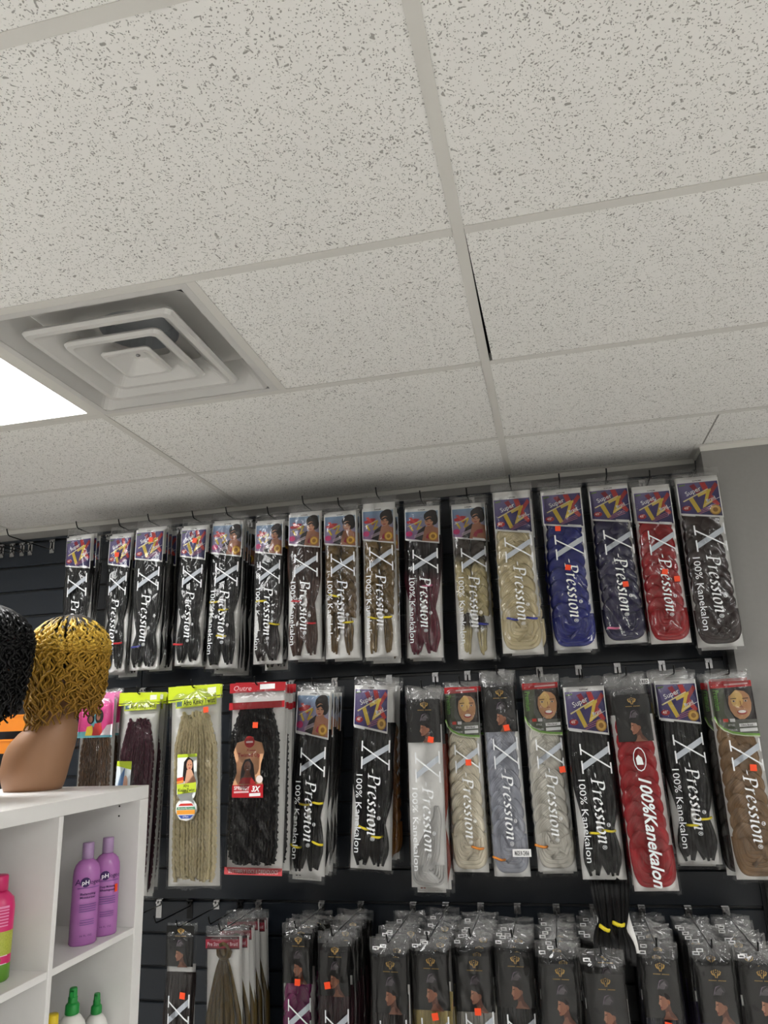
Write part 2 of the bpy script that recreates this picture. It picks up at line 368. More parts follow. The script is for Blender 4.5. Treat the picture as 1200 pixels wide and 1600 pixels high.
# ------------------------------------------------------------------ flat print builder
FONT = {}
def font_tris(txt, shear=0, bold=0.0):
    k = (txt, shear, bold)
    if k not in FONT:
        c = bpy.data.curves.new('lettering', 'FONT'); c.body = txt; c.shear = shear; c.resolution_u = 2; c.offset = bold; c.fill_mode = 'FRONT'
        o = bpy.data.objects.new('lettering_tmp', c); COL.objects.link(o)
        dg = bpy.context.evaluated_depsgraph_get(); me = o.evaluated_get(dg).to_mesh()
        V = [(v.co.x, v.co.y) for v in me.vertices]; F = [list(p.vertices) for p in me.polygons]
        o.evaluated_get(dg).to_mesh_clear(); bpy.data.objects.remove(o); bpy.data.curves.remove(c)
        mx = max([v[0] for v in V]) if V else 1
        FONT[k] = (V, F, mx)
    return FONT[k]
def span(x0, x1, y, n=8): return [(x0+(x1-x0)*i/n, y) for i in range(n+1)]
class Print:
    """flat print in a unit rectangle: x 0..1 rightwards, y 0..1 downwards; asp = width / height"""
    def __init__(s, asp): s.m = MB(); s.m.col = []; s.asp = asp; s.lay = 0
    def poly(s, pts, col, lay=None):
        if lay is None: s.lay += 1; lay = s.lay
        b = len(s.m.v); s.m.v += [(x-.5, -.0002*lay, -y) for x, y in pts]
        s.m.f.append(list(range(b, b+len(pts)))[::-1]); s.m.mi.append(0)
        if isinstance(col[0], (tuple, list)): s.m.col += [lin(c) for c in col][::-1]
        else: s.m.col += [lin(col)]*len(pts)
    def ell(s, cx, cy, rx, ry, col, n=14, rot=0, lay=None):
        P = []
        for j in range(n):
            q = 2*math.pi*j/n; a, b = rx*math.cos(q)*s.asp, ry*math.sin(q); c, d = math.cos(rot), math.sin(rot)
            P.append((cx+(a*c-b*d)/s.asp, cy+a*d+b*c))
        s.poly(P, col, lay)
    def line(s, pts, w, col):
        """polyline of constant width (w in heights)"""
        s.lay += 1
        for (xa, ya), (xb, yb) in zip(pts[:-1], pts[1:]):
            dx, dy = (xb-xa)*s.asp, yb-ya; l = math.hypot(dx, dy) or 1; nx, ny = -dy/l*w/2, dx/l*w/2
            s.poly([(xa+nx/s.asp, ya+ny), (xb+nx/s.asp, yb+ny), (xb-nx/s.asp, yb-ny), (xa-nx/s.asp, ya-ny)], col, s.lay)
    def text(s, txt, x, y, h, col, rot=0, shear=0, bold=0, center=False, width=None):
        """h = cap height in heights of the rectangle, rot clockwise in degrees"""
        V, F, mx = font_tris(txt, shear, bold); k = h/.72; s.lay += 1; kx = k
        if width: kx = width*s.asp/mx
        a = math.radians(rot); c, d = math.cos(a), math.sin(a); b = len(s.m.v); ox = -mx*kx/2 if center else 0
        for vx, vy in V:
            px, py = vx*kx+ox, -vy*k
            s.m.v.append((x+(px*c-py*d)/s.asp-.5, -.0002*s.lay, -(y+px*d+py*c)))
        for f in F:
            s.m.f.append([b+i for i in f]); s.m.mi.append(0); s.m.col += [lin(col)]*len(f)
    def mesh(s, name): return s.m.mesh(name)
W_ = (240, 240, 238)

def header_tz(gold):
    p = Print(.92); q = .86
    p.poly([(0, 0), (1, 0), (1, 1.0), (0, q)], W_)
    p.poly([(.02, .085), (.98, .085), (.98, .955), (.02, .82)], [(128, 118, 160), (70, 62, 118), (34, 28, 82), (72, 60, 122)])
    p.text('SUPREME', .5, .062, .035, (20, 20, 25), center=True, bold=.01)
    red = (190, 50, 48)
    p.poly([(.55, .10), (.68, .10), (.80, .42), (.96, .66), (.90, .72), (.68, .5)], red)
    p.poly([(.30, .16), (.42, .12), (.55, .34), (.50, .44)], (150, 40, 62))
    p.poly([(.92, .12), (.98, .2), (.72, .52), (.66, .44)], (170, 48, 50))
    yel = (226, 196, 70)
    p.poly([(.10, .53), (.72, .26), (.74, .28), (.12, .555)], (240, 226, 170))
    p.poly([(.25, .50), (.35, .455), (.50, .80), (.41, .84)], yel)
    p.poly([(.46, .405), (.80, .26), (.79, .33), (.48, .46)], (236, 210, 110))
    p.poly([(.70, .30), (.80, .26), (.63, .70), (.545, .735)], yel)
    p.poly([(.545, .735), (.57, .65), (.80, .545), (.79, .60)], (236, 210, 110))
    p.text('Super', .20, .42, .115, (248, 248, 250), rot=-21, bold=.012)
    p.text('Braid', .66, .60, .075, (248, 248, 250), rot=-21, bold=.01)
    p.poly([(.63, .635), (.97, .50), (.97, .51), (.63, .645)], (240, 240, 245))
    p.ell(.17, .715, .11, .065, (176, 34, 44)); p.text('48"', .17, .74, .07, (250, 220, 215), rot=-6, center=True, bold=.01)
    for i in range(3): p.line([(.44, .80+.035*i), (.86, .655+.045*i)], .012, (190, 110, 140))
    p.poly([(.60, .885), (.93, .93), (.93, .985), (.60, .935)] if not gold else [(.03, .83), (.34, .875), (.34, .93), (.03, .885)], (246, 246, 246))
    if gold:
        p.ell(.83, .80, .135, .125, (170, 128, 44)); p.ell(.83, .80, .11, .10, (214, 172, 84)); p.ell(.83, .80, .06, .055, (150, 108, 40))
    p.poly([(.05, .14), (.2, .12), (.2, .15), (.05, .17)], (120, 150, 90))
    return p.mesh('header_card')
def header_model(gold=True, dark=False):
    p = Print(.92); q = .86
    p.poly([(0, 0), (1, 0), (1, 1.0), (0, q)], W_)
    p.poly([(.02, .085), (.98, .085), (.98, .955), (.02, .82)], [(128, 160, 192), (150, 176, 200), (150, 108, 138), (150, 112, 160)])
    p.text('SUPREME', .5, .062, .035, (20, 20, 25), center=True, bold=.01)
    sk, sk2, dk = (168, 112, 84), (196, 140, 108), (24, 18, 18)
    p.poly([(.50, .90), (.40, .72), (.58, .52), (.78, .50), (.98, .58), (.98, .955)], sk)          # shoulder
    p.poly([(.28, .84), (.40, .62), (.62, .48), (.56, .66), (.50, .90)], (34, 26, 30))              # dark sleeve / hair fall
    p.poly([(.66, .42), (.84, .40), (.86, .60), (.68, .62)], sk)                                    # neck
    p.ell(.76, .24, .20, .16, dk); p.ell(.80, .16, .15, .10, (30, 22, 22)); p.ell(.86, .34, .12, .15, dk)
    p.ell(.715, .38, .125, .135, sk2, rot=.15)
    p.poly([(.60, .32), (.74, .26), (.86, .30), (.84, .40), (.74, .31), (.62, .36)], dk)
    p.line([(.63, .375), (.69, .365)], .018, (40, 24, 20)); p.line([(.75, .37), (.81, .38)], .018, (40, 24, 20))
    p.line([(.70, .38), (.69, .425)], .012, (140, 86, 64)); p.line([(.665, .465), (.745, .468)], .022, (150, 40, 50))
    p.line([(.66, .85), (.72, .74), (.9, .72)], .10, (168, 40, 66))
    rd = (200, 56, 62)
    p.poly([(.05, .36), (.30, .28), (.44, .30), (.34, .40), (.10, .42)], rd); p.poly([(.12, .26), (.20, .24), (.38, .44), (.34, .48)], (214, 84, 84))
    p.line([(.14, .46), (.24, .62)], .05, (226, 196, 70)); p.line([(.28, .44), (.50, .36), (.36, .60), (.50, .52)], .035, (226, 196, 70))
    p.line([(.08, .50), (.5, .33)], .012, (245, 230, 190))
    p.ell(.13, .70, .10, .075, (206, 58, 122))
    for i in range(3): p.line([(.28, .76+.03*i), (.56, .66+.03*i)], .010, (236, 214, 226))
    if gold:
        p.ell(.83, .80, .135, .125, (190, 140, 40)); p.ell(.83, .80, .11, .10, (232, 186, 78)); p.ell(.83, .80, .06, .055, (170, 120, 36))
        p.poly([(.03, .83), (.30, .87), (.30, .92), (.03, .88)], (246, 246, 246))
    else: p.poly([(.60, .885), (.95, .935), (.95, .985), (.60, .935)], (250, 250, 250))
    return p.mesh('header_card')
def header_premium():
    p = Print(.86)
    p.poly([(0, 0), (1, 0), (1, 1.0), (.5, .97), (.2, .86), (0, .7)], [(60, 62, 58)]*2+[(110, 112, 104)]*4)
    p.poly([(0, 0), (1, 0), (1, .11), (0, .13)], (186, 34, 40))
    p.line([(.35, .07), (.92, .055)], .03, (232, 190, 190))
    p.poly([(.0, .13), (.34, .125), (.26, .6), (.5, .92), (.2, .85), (0, .7)], (78, 84, 66))
    dk = (34, 26, 24); sk = (196, 146, 104)
    p.poly([(.34, .125), (1, .11), (1, .72), (.5, .72), (.36, .5)], dk)
    p.ell(.66, .42, .27, .30, sk); p.ell(.60, .34, .15, .16, (226, 190, 120))
    p.poly([(.40, .13), (.95, .115), (.94, .3), (.8, .2), (.6, .17), (.44, .28)], (44, 32, 28))
    for x in (.52, .80): p.ell(x, .38, .042, .016, (222, 208, 196)); p.ell(x, .38, .020, .016, (40, 26, 20)); p.line([(x-.07, .335), (x+.07, .33)], .014, (50, 34, 28))
    p.line([(.67, .38), (.68, .48)], .016, (160, 108, 74)); p.ell(.68, .49, .05, .018, (170, 114, 82))
    p.ell(.68, .585, .12, .045, (168, 70, 64)); p.ell(.68, .575, .095, .028, (250, 246, 240))
    p.text('Premium', .06, .16, .12, (120, 178, 84), rot=90, bold=.012, width=.45)
    p.poly([(.20, .70), (.32, .70), (.32, .76), (.20, .76)], (206, 60, 44)); p.poly([(.36, .70), (.48, .70), (.48, .76), (.36, .76)], (235, 235, 235))
    for i, t in enumerate(('STYLE:', 'COLOR:')):
        p.text(t, .30, .835+.09*i, .035, (236, 236, 236), bold=.01); p.poly([(.56, .795+.09*i), (.97, .785+.09*i), (.97, .845+.09*i), (.56, .855+.09*i)], (240, 240, 240))
    p.text('Ultra Braid', .60, .838, .038, (40, 40, 40), bold=.01)
    arc = [(0, .66), (.06, .78), (.18, .88), (.38, .95), (.65, .985), (1, 1.0)]
    p.line(arc, .035, (126, 176, 78)); p.line([(x, y+.03) for x, y in arc], .02, (214, 224, 190))
    return p.mesh('header_card')
def header_black():
    p = Print(.78)
    p.poly([(0, 0), (1, 0), (1, 1), (0, 1)], [(9, 8, 8), (9, 8, 8), (16, 15, 14), (12, 11, 11)])
    g = (206, 164, 84)
    for s in (-1, 1):                                   # cupped hands emblem
        p.line([(.53+s*.015, .215), (.53+s*.03, .17), (.53+s*.09, .155), (.53+s*.115, .10)], .018, g)
        p.line([(.53+s*.05, .16), (.53+s*.10, .125), (.53+s*.085, .085)], .013, g)
        p.line([(.53+s*.02, .165), (.53+s*.055, .12), (.53+s*.045, .075)], .012, g)
    p.ell(.53, .075, .014, .011, g); p.ell(.53, .115, .014, .011, g)
    for i in range(13):
        if i != 6: p.line([(.335+i*.032, .255), (.355+i*.032, .255)], .016, g)
    for i in range(7):                                  # swept-up silvery hair
        a = i/6; p.line([(.40+.05*a, .515-.01*i), (.43+.04*a, .44-.012*i), (.52+.05*a, .38-.006*i), (.62-.02*a, .345+.012*i)], .016, (96+8*i, 88+6*i, 96+8*i))
    p.ell(.57, .43, .13, .085, (52, 46, 50), rot=-.5)
    for i in range(5): p.line([(.44+.03*i, .50), (.50+.03*i, .42), (.60+.012*i, .37+.02*i)], .010, (132, 122, 130))
    p.ell(.56, .60, .15, .10, (30, 24, 24)); p.ell(.62, .66, .10, .10, (34, 27, 26))
    sk, sk2 = (176, 118, 90), (112, 68, 52)
    p.poly([(.52, .78), (.66, .72), (.70, .86), (.80, .95), (.84, 1.0), (.46, 1.0), (.54, .93)], sk2)
    p.poly([(.56, .88), (.62, .86), (.66, .95), (.82, 1.0), (.48, 1.0)], (150, 98, 74))
    p.poly([(.42, .60), (.56, .585), (.64, .66), (.62, .77), (.54, .83), (.455, .855), (.425, .835), (.435, .81), (.42, .795), (.425, .775), (.385, .745), (.41, .69)], sk)
    p.poly([(.42, .60), (.47, .60), (.46, .69), (.45, .78), (.42, .795), (.425, .775), (.385, .745), (.41, .69)], (206, 150, 120))
    p.line([(.425, .665), (.475, .66)], .014, (40, 24, 20)); p.line([(.42, .80), (.465, .80)], .016, (140, 62, 58))
    p.ell(.645, .71, .035, .04, (160, 104, 78)); p.poly([(.42, .60), (.60, .56), (.70, .64), (.61, .67), (.55, .625)], (26, 20, 20))
    return p.mesh('header_card')
HEAD = {'tz': header_tz(False), 'tzg': header_tz(True), 'mod': header_model(True), 'modp': header_model(False), 'prem': header_premium(), 'blk': header_black()}

# ------------------------------------------------------------------ bag lettering (broad-nib italic capitals and small letters)
def smooth(pts, k=5):
    out = []
    for i in range(len(pts)-1):
        p0, p1, p2, p3 = pts[max(i-1, 0)], pts[i], pts[i+1], pts[min(i+2, len(pts)-1)]
        for j in range(k):
            t = j/k; out.append(tuple(.5*((2*p1[a])+(-p0[a]+p2[a])*t+(2*p0[a]-5*p1[a]+4*p2[a]-p3[a])*t*t+(-p0[a]+3*p1[a]-3*p2[a]+p3[a])*t**3) for a in (0, 1)))
    return out+[pts[-1]]
GL = {
 '-': (.30, [[(.03, .24), (.24, .24)]], [0]),
 'P': (.52, [[(.12, 0), (.12, .68)], [(.03, .66), (.30, .67), (.45, .58), (.43, .42), (.28, .33), (.12, .34)], [(.0, .01), (.24, .01)]], [0, 1, 0]),
 'r': (.32, [[(.08, .45), (.08, 0)], [(.08, .28), (.16, .42), (.28, .43)], [(.0, .43), (.08, .44)]], [0, 1, 0]),
 'e': (.40, [[(.07, .22), (.22, .26), (.32, .35), (.26, .45), (.15, .42), (.06, .24), (.09, .06), (.20, .01), (.34, .12)]], [1]),
 's': (.34, [[(.27, .38), (.19, .45), (.09, .38), (.14, .27), (.24, .17), (.21, .04), (.10, .01), (.02, .08)]], [1]),
 'i': (.22, [[(.08, .45), (.08, .06), (.16, .02)], [(.0, .43), (.08, .44)]], [0, 0]),
 'o': (.42, [[(.21, .45), (.08, .36), (.07, .12), (.18, .01), (.32, .10), (.34, .34), (.21, .45)]], [1]),
 'n': (.44, [[(.08, .45), (.08, 0)], [(.08, .26), (.18, .42), (.29, .42), (.31, .30), (.31, .06), (.40, .03)], [(.0, .43), (.08, .44)]], [0, 1, 0])}
NIB = (math.cos(math.radians(28)), math.sin(math.radians(28)))
def bulge(x, z):
    """how far the bag front stands out from its back card; x -.5..+.5, z -1..0"""
    e = max(0.0, 1-abs(2*x)**6); d = -z
    top = min(1, max(0, d/.09)); top = top*top*(3-2*top); bot = min(1, max(0, (1-d)/.05))
    return .003+.024*e*top*bot**.5
def lettering(kan=True, kind='x'):
    m = MB(); m.col = []; asp = .23
    def put(pts, col, lay):
        b = len(m.v)
        for x, z in pts: m.v.append((x, -bulge(x, z)-.0085-.0004*lay, z))
        m.f.append(list(range(b, b+len(pts)))); m.mi.append(0); m.col.extend([lin(col)]*len(pts))
    wh, gr = (238, 240, 242), (178, 184, 192)
    if kind == 'x':
        # the big X, turned a quarter clockwise like the rest of the word
        def X(pts, col, lay): put([(x0x+q[1]*sx, z0x-q[0]*sx*asp) for q in pts], col, lay)
        x0x, z0x, sx = -.22, -.335, .62
        sub = [(0.10+.62*k/6) for k in range(7)]
        for a, b_ in zip(sub[:-1], sub[1:]):        # thick stroke in short pieces so that it follows the bag
            f = lambda t: (t-.10)/.62
            X([(a, 1-f(a)), (a+.22, 1-f(a)), (b_+.22, 1-f(b_)), (b_, 1-f(b_))], gr, 0)
            X([(.84-f(a)*.66, 1-f(a)), (.90-f(a)*.66, 1-f(a)), (.90-f(b_)*.66, 1-f(b_)), (.84-f(b_)*.66, 1-f(b_))], wh, 1)
        for (a, b_, y) in ((-.02, .42, 1), (.68, 1.06, 1), (.02, .40, 0), (.60, 1.04, 0)):
            X([(a, y-.025), (b_, y-.025), (b_, y+.025), (a, y+.025)], wh, 2)
        # -Pression
        px = 0.0; ux = .40; base = -.06; z = -.475
        for ch in '-Pression':
            adv, strokes, curvy = GL[ch]
            for st, cv in zip(strokes, curvy):
                P = smooth(st) if cv else [tuple(st[0][a]+(st[-1][a]-st[0][a])*t/5 for a in (0, 1)) for t in range(6)] if len(st) == 2 else smooth(st)
                Q = []
                for gx, gy in P:
                    gx += px+.22*gy
                    Q.append((gx, gy))
                nw, nh = .058*NIB[0], .058*NIB[1]
                for (ax, ay), (bx, by) in zip(Q[:-1], Q[1:]):
                    q = [(ax-nw, ay-nh), (ax+nw, ay+nh), (bx+nw, by+nh), (bx-nw, by-nh)]
                    put([(base+v*ux, z-u*ux*asp) for u, v in q], wh, 3)
            if ch == 'i':
                C = [(px+.24+.10*math.cos(a*.5236), .66+.10*math.sin(a*.5236)) for a in range(13)]; D = [(px+.24+.075*math.cos(a*.5236), .66+.075*math.sin(a*.5236)) for a in range(13)]
                for k in range(12): put([(base+v*ux, z-u*ux*asp) for u, v in (C[k], C[k+1], D[k+1], D[k])], wh, 3)
                for q in ([(-.012, -.06), (.012, -.06), (.012, .05), (-.012, .05)], [(-.05, .03), (.05, .03), (.05, .055), (-.05, .055)]):
                    put([(base+(v+.66)*ux, z-(u+px+.24)*ux*asp) for u, v in q], wh, 3)
            px += adv*1.12
        txts = [('100% Kanekalon', -.34, -.50, .15, .40, 0)] if kan else []
        txts.append(('®', .02, -.475-px*ux*asp-.004, .10, .02, 0))
    else:
        txts = [('100%Kanekalon', -.06, -.475, .26, .49, .35)]
        C = [(.02+.14*math.cos(a*.5236), -.405+.055*math.sin(a*.5236)) for a in range(13)]; D = [(.02+.125*math.cos(a*.5236), -.405+.05*math.sin(a*.5236)) for a in range(13)]
        for k in range(12): put([C[k], C[k+1], D[k+1], D[k]], wh, 3)
        put([(-.06, -.40), (.0, -.385), (.07, -.40), (.09, -.43), (-.05, -.43)], wh, 3)
    for t, bx, z, h, ln, sh in txts:
        V, F, mxx = font_tris(t, sh, .02 if kind != 'x' else 0); k = h/.72; kz = ln/mxx; b = len(m.v)
        for vx, vy in V:
            x_, z_ = bx+vy*k, z-vx*kz; m.v.append((x_, -bulge(x_, z_)-.0085, z_))
        for f in F: m.f.append([b+i for i in f]); m.mi.append(0); m.col.extend([lin(wh)]*len(f))
    return m.mesh('lettering')
LET = {'xk': lettering(True), 'x': lettering(False), 'k': lettering(True, 'k')}

# ------------------------------------------------------------------ hair bundles (unit pack coordinates: x -.5..+.5, z -1..0, y in metres)
def fill_bundle(m, cx, hw, z0, z1, n, rnd, wob=.02, k=26, yb=-.010, ry=.0065):
    """n flattened locks side by side; cx(t), hw(t) give centre and half width"""
    for j in range(n):
        o = (j+.5)/n*2-1+rnd.uniform(-.12, .12); ph, fr = rnd.uniform(0, 6.28), rnd.uniform(5, 9); yo = yb+rnd.uniform(-.004, .003)
        pts = []; ze = z1+rnd.uniform(-.012, .02)
        for i in range(k):
            t = i/(k-1); pts.append((cx(t)+o*hw(t)+wob*.5*math.sin(ph+fr*t)*min(1, 4*t), yo-.002*math.sin(fr*t+ph), z0+(ze-z0)*t))
        m.tube(pts, lambda t: (max(.004, hw(t)/n*1.7), ry*(.35 if t > .97 else 1)), 7, uvv=j*1.37)
def hair_straight(seed, tie=.62, two=True):
    rnd = random.Random(seed); m = MB(.23)
    for s in ((-1, 1) if two else (0,)):
        def cx(t, s=s): return s*(.225 if t < tie*.6 else .225-.05*math.sin((t-tie*.6)*4))+.02*math.sin(9*t+seed)
        def hw(t):
            if t < tie: a = (t/tie); return .225*(1-.55*a**5)
            a = (t-tie)/(1-tie); return .09+.11*math.sin(min(1, a*1.3)*math.pi*.62)-.09*max(0, a-.7)/.3
        fill_bundle(m, cx, hw if two else (lambda t: hw(t)*1.8), -.24, -.955, 6, rnd)
    return m.mesh('hair', True)
def braid(m, cx, amp, z0, z1, turns, rad, ry, k=70, yb=-.012, uvk=0, dep=.008):
    for s in range(3):
        pts = []
        for i in range(k):
            t = i/(k-1); q = 2*math.pi*turns*t+2*math.pi*s/3
            pts.append((cx(t)+amp(t)*math.sin(q), yb-dep*math.sin(2*q), z0+(z1-z0)*t))
        m.tube(pts, lambda t: (rad(t), ry), 8, uvv=s*2.3+uvk)
def hair_braid1(seed, fold=True):
    rnd = random.Random(seed); m = MB(.23)
    braid(m, lambda t: -.02+.02*math.sin(5*t+seed), lambda t: .20+.04*math.sin(t*2), -.24, -.82 if fold else -.90, 2.9, lambda t: .20, .0085)
    if fold:                                           # the end folded into loops at the bag bottom
        for j in range(7):
            w = .40-.05*j; pts = []; sg = lambda v: math.copysign(abs(v)**.45, v)
            for i in range(26):
                a = math.pi*(i/25); pts.append((-.0+w*sg(math.cos(a))+rnd.uniform(-.004, .004)+.015*math.sin(3*a+j), -.008-.0016*j, -.79-(.165-.019*j)*sg(math.sin(a))))
            m.tube(pts, lambda t: (.06, .006), 7, uvv=j*.9)
        m.tube([(.30, -.012, -.78), (.36, -.014, -.85), (.24, -.016, -.90), (.10, -.016, -.88), (-.1, -.016, -.92)], lambda t: (.07*(1-.4*t), .007), 8, uvv=9)
    return m.mesh('hair', True)
def hair_braid2(seed):
    rnd = random.Random(seed); m = MB(.23)
    for s in (-1, 1):
        zt = -.74 if s > 0 else -.72
        braid(m, lambda t, s=s: s*.21+.015*math.sin(6*t+seed), lambda t: .095, -.24, zt, 3.0, lambda t: .12-.05*t**6, .0075, 60, uvk=s)
        def cx(t, s=s): return s*(.19+.02*t)
        fill_bundle(m, cx, lambda t: .06+.07*math.sin(min(1, t*1.5)*2.2)*(1-t)**.6, zt, -.955, 4, rnd, k=14)
    return m.mesh('hair', True)
def hair_kinky(seed, n=15, w=.44, z0=-.15, z1=-.965, hook_top=True, rad=.032):
    rnd = random.Random(seed); m = MB(.23)
    for lay in (0, 1):
        for j in range(n):
            x = -w+2*w*(j+.5*lay+.25)/n; ph = rnd.uniform(0, 6); pts = []; k = 90; za = z0+rnd.uniform(-.025, .02); zb = z1+rnd.uniform(0, .03)
            sp = rnd.uniform(.8, 1.0)
            for i in range(k):
                t = i/(k-1); sq = .62+.38*min(1, t*5)*(1 if t < .9 else 1-(t-.9)*2.5)
                pts.append((x*sq*sp+.010*math.sin(ph+150*t), -.008-.006*lay-.002*math.cos(ph+150*t), za+(zb-za)*t))
            m.tube(pts, lambda t: (rad*(1+.32*math.sin(ph*3+t*260)), .0052), 5, uvv=j*.77+lay)
    return m.mesh('hair', True)
def hair_tail(seed):
    rnd = random.Random(seed); m = MB(.23)
    for j in range(3):                                 # knot
        pts = [(.02+.16*math.cos(a*.7+j*2)*(1-.02*a), -.012-.003*j, -.115-.035*math.sin(a*.7+j*2)+.0) for a in range(9)]
        m.tube(pts, lambda t: (.06, .007), 7, uvv=j)
    m.tube([(.02, -.010, -.088), (.02, -.012, -.10), (.02, -.013, -.115), (.02, -.012, -.135), (.02, -.010, -.150)], lambda t: (.05+.15*math.sin(math.pi*t)**.6, .009), 9, uvv=5)
    fill_bundle(m, lambda t: .0, lambda t: .10+.30*min(1, t*3)**.8, -.155, -.97, 9, rnd, k=24)
    return m.mesh('hair', True)
def hair_loop(seed):
    rnd = random.Random(seed); m = MB(.23)
    for j in range(9):
        o = (j-4)/4
        pts = [(.26+.03*o, -.010, -.60), (.26+.07*o, -.012, -.66), (.12+.16*o, -.014, -.74), (-.02+.26*o, -.014, -.82), (-.10+.24*o, -.013, -.87), (-.16+.16*o, -.012, -.905), (-.05+.2*o, -.012, -.935), (.12+.14*o, -.014, -.955)]
        m.tube([(*smooth([(p[0], p[2]) for p in pts])[i][:1], -.012-.0008*j, smooth([(p[0], p[2]) for p in pts])[i][1]) for i in range(36)], lambda t: (.03+.035*min(1, t*4), .006), 7, uvv=j*.8)
    for j in range(5):
        w = .40-.06*j; sg = lambda v: math.copysign(abs(v)**.45, v)
        m.tube([(w*sg(math.cos(math.pi*i/23)), -.012-.0015*j, -.88-(.085-.013*j)*sg(math.sin(math.pi*i/23))) for i in range(24)], lambda t: (.035, .006), 7, uvv=20+j)
    return m.mesh('hair', True)
HAIR = {'st1': hair_straight(1, .62), 'st2': hair_straight(4, .55), 'st3': hair_straight(9, .70), 'br1': hair_braid1(3), 'br1b': hair_braid1(8), 'br1n': hair_braid1(5, False), 'br2': hair_braid2(2), 'br2b': hair_braid2(6),
        'kink': hair_kinky(2), 'twist': hair_kinky(5, 13, .45, -.13, -.955, rad=.034), 'tail': hair_tail(1), 'loop': hair_loop(3)}

# ------------------------------------------------------------------ bags
def bag_mesh(seed):
    """film front of a bag: bulge, gathers running out from the hang hole, long soft folds and sharp creases, all as geometry"""
    rnd = random.Random(seed); m = MB(); nx = 40; zr = [.14*i/34 for i in range(34)]+[.14+.86*i/110 for i in range(111)]; nz = len(zr)-1; ph = rnd.uniform(0, 6)
    NZ = bnoise.noise; off = seed*7.3
    folds = [(rnd.uniform(-.5, .5), rnd.uniform(-.95, -.2), rnd.uniform(-1.3, 1.3), rnd.uniform(.05, .16), rnd.uniform(.0008, .0026)) for _ in range(30)]
    comps = [(15, 1.5, .16, 0, 1.0, False), (13, 1.6, .22, .55, .7, True), (12, 1.7, .25, -.7, .6, True), (34, 1.2, .5, .3, .22, True)]
    for i in range(nz+1):
        for j in range(nx+1):
            x, z = j/nx-.5, -zr[i]; px, pz = x*.15, z*.65
            y = bulge(x, z); tp = max(0, 1-zr[i]/.10)
            h = 0
            for sc, sx, sz, an, am, ab in comps:
                c, s_ = math.cos(an), math.sin(an); u, v = (px*c+pz*s_)*sx*sc, (-px*s_+pz*c)*sz*sc
                n = NZ(Vector((u, v, off+sc)))*.5; h += am*(abs(n)*1.4 if ab else n)
            y += h*(.0115+.012*tp)*min(1, zr[i]/.02+.2)*(1 if abs(x) < .47 else .4)
            th = math.atan2(x*.23, -(z+.018)); r = math.hypot(x*.23, z+.018)
            rad = max(0, 1-r/.15)*min(1, r/.012)
            y += .0050*rad*(abs(math.sin(th*6+ph))-.5)+.0030*rad*(abs(math.sin(th*10.5+ph*2))-.5)
            for fx, fz, fa, fl, am in folds:                 # straight sharp creases
                dx, dz = (x-fx)*.23, z-fz; c, s_ = math.cos(fa), math.sin(fa); u, v = dx*c+dz*s_, -dx*s_+dz*c
                if abs(v) < fl and abs(u) < .014: y += am*(1-abs(u)/.014)*(1-abs(v)/fl)
            xx = x*(1+.012*math.sin(7*z+ph)) if abs(x) < .5 else x+.008*math.sin(11*z+ph)
            zz = z+(.004*math.sin(9*x+ph)+.003*rnd.uniform(-1, 1) if i in (0, nz) else 0)
            m.v.append((xx, -y if i else -.003-.002*math.sin(8*x+ph), zz))
    for i in range(nz):
        for j in range(nx):
            a = i*(nx+1)+j; m.f.append([a, a+nx+1, a+nx+2, a+1]); m.mi.append(1 if zr[i] < .06 else 0)
    return m.mesh('bag', True)
for kk in ('st1', 'st2', 'st3', 'br1', 'br1b', 'br1n', 'br2', 'br2b'):        # flatten the hair where the header card lies over it
    for v in HAIR[kk].vertices:
        u = min(1, max(0, (-v.co.z-.27)/.10)); v.co.y *= .30+.70*u*u*(3-2*u)
BAG = [bag_mesh(s) for s in range(6)]
def card_mesh(top):
    return MB().box(-.465, .465, -.0008, .0008, -.985, -top).mesh('backing_card')
CARD = {t: card_mesh(t) for t in (.05, .10, .20)}
STK = MB().box(-.010, .010, -.0008, 0, -.010, .010).mesh('price_sticker')
def tie_mesh():
    m = MB(); m.tube([(-.020, -.004, .001), (-.016, -.010, .0015), (-.004, -.013, -.0005), (.008, -.013, -.002), (.017, -.009, -.001), (.020, -.004, .0)], lambda t: (.0042, .0042), 6); return m.mesh('hair_tie', True)
TIE = tie_mesh()
TIEC = {'y': mat('yellow_elastic', (226, 206, 40), .4), 'r': mat('red_elastic', (190, 36, 44), .4), 'b': mat('blue_elastic', (52, 58, 150), .4), 'o': mat('orange_elastic', (226, 140, 50), .4), 'p': mat('pink_elastic', (226, 120, 160), .4)}
def code_mesh(txt, asp):
    p = Print(asp); p.poly([(0, 0), (1, 0), (1, 1), (0, 1)], (244, 244, 244))
    if txt: p.text(txt, .5, .82, .62, (30, 30, 30), center=True, bold=.03, width=.78)
    else: p.line([(.2, .5), (.8, .5)], .4, (70, 70, 70))
    return p.mesh('code_label')
CODE = {'': code_mesh('', 2.2), 'RED': code_mesh('RED', 2.2), 'MADE IN CHINA': code_mesh('MADE IN CHINA', 3.0)}
BLK = (9, 9, 10)
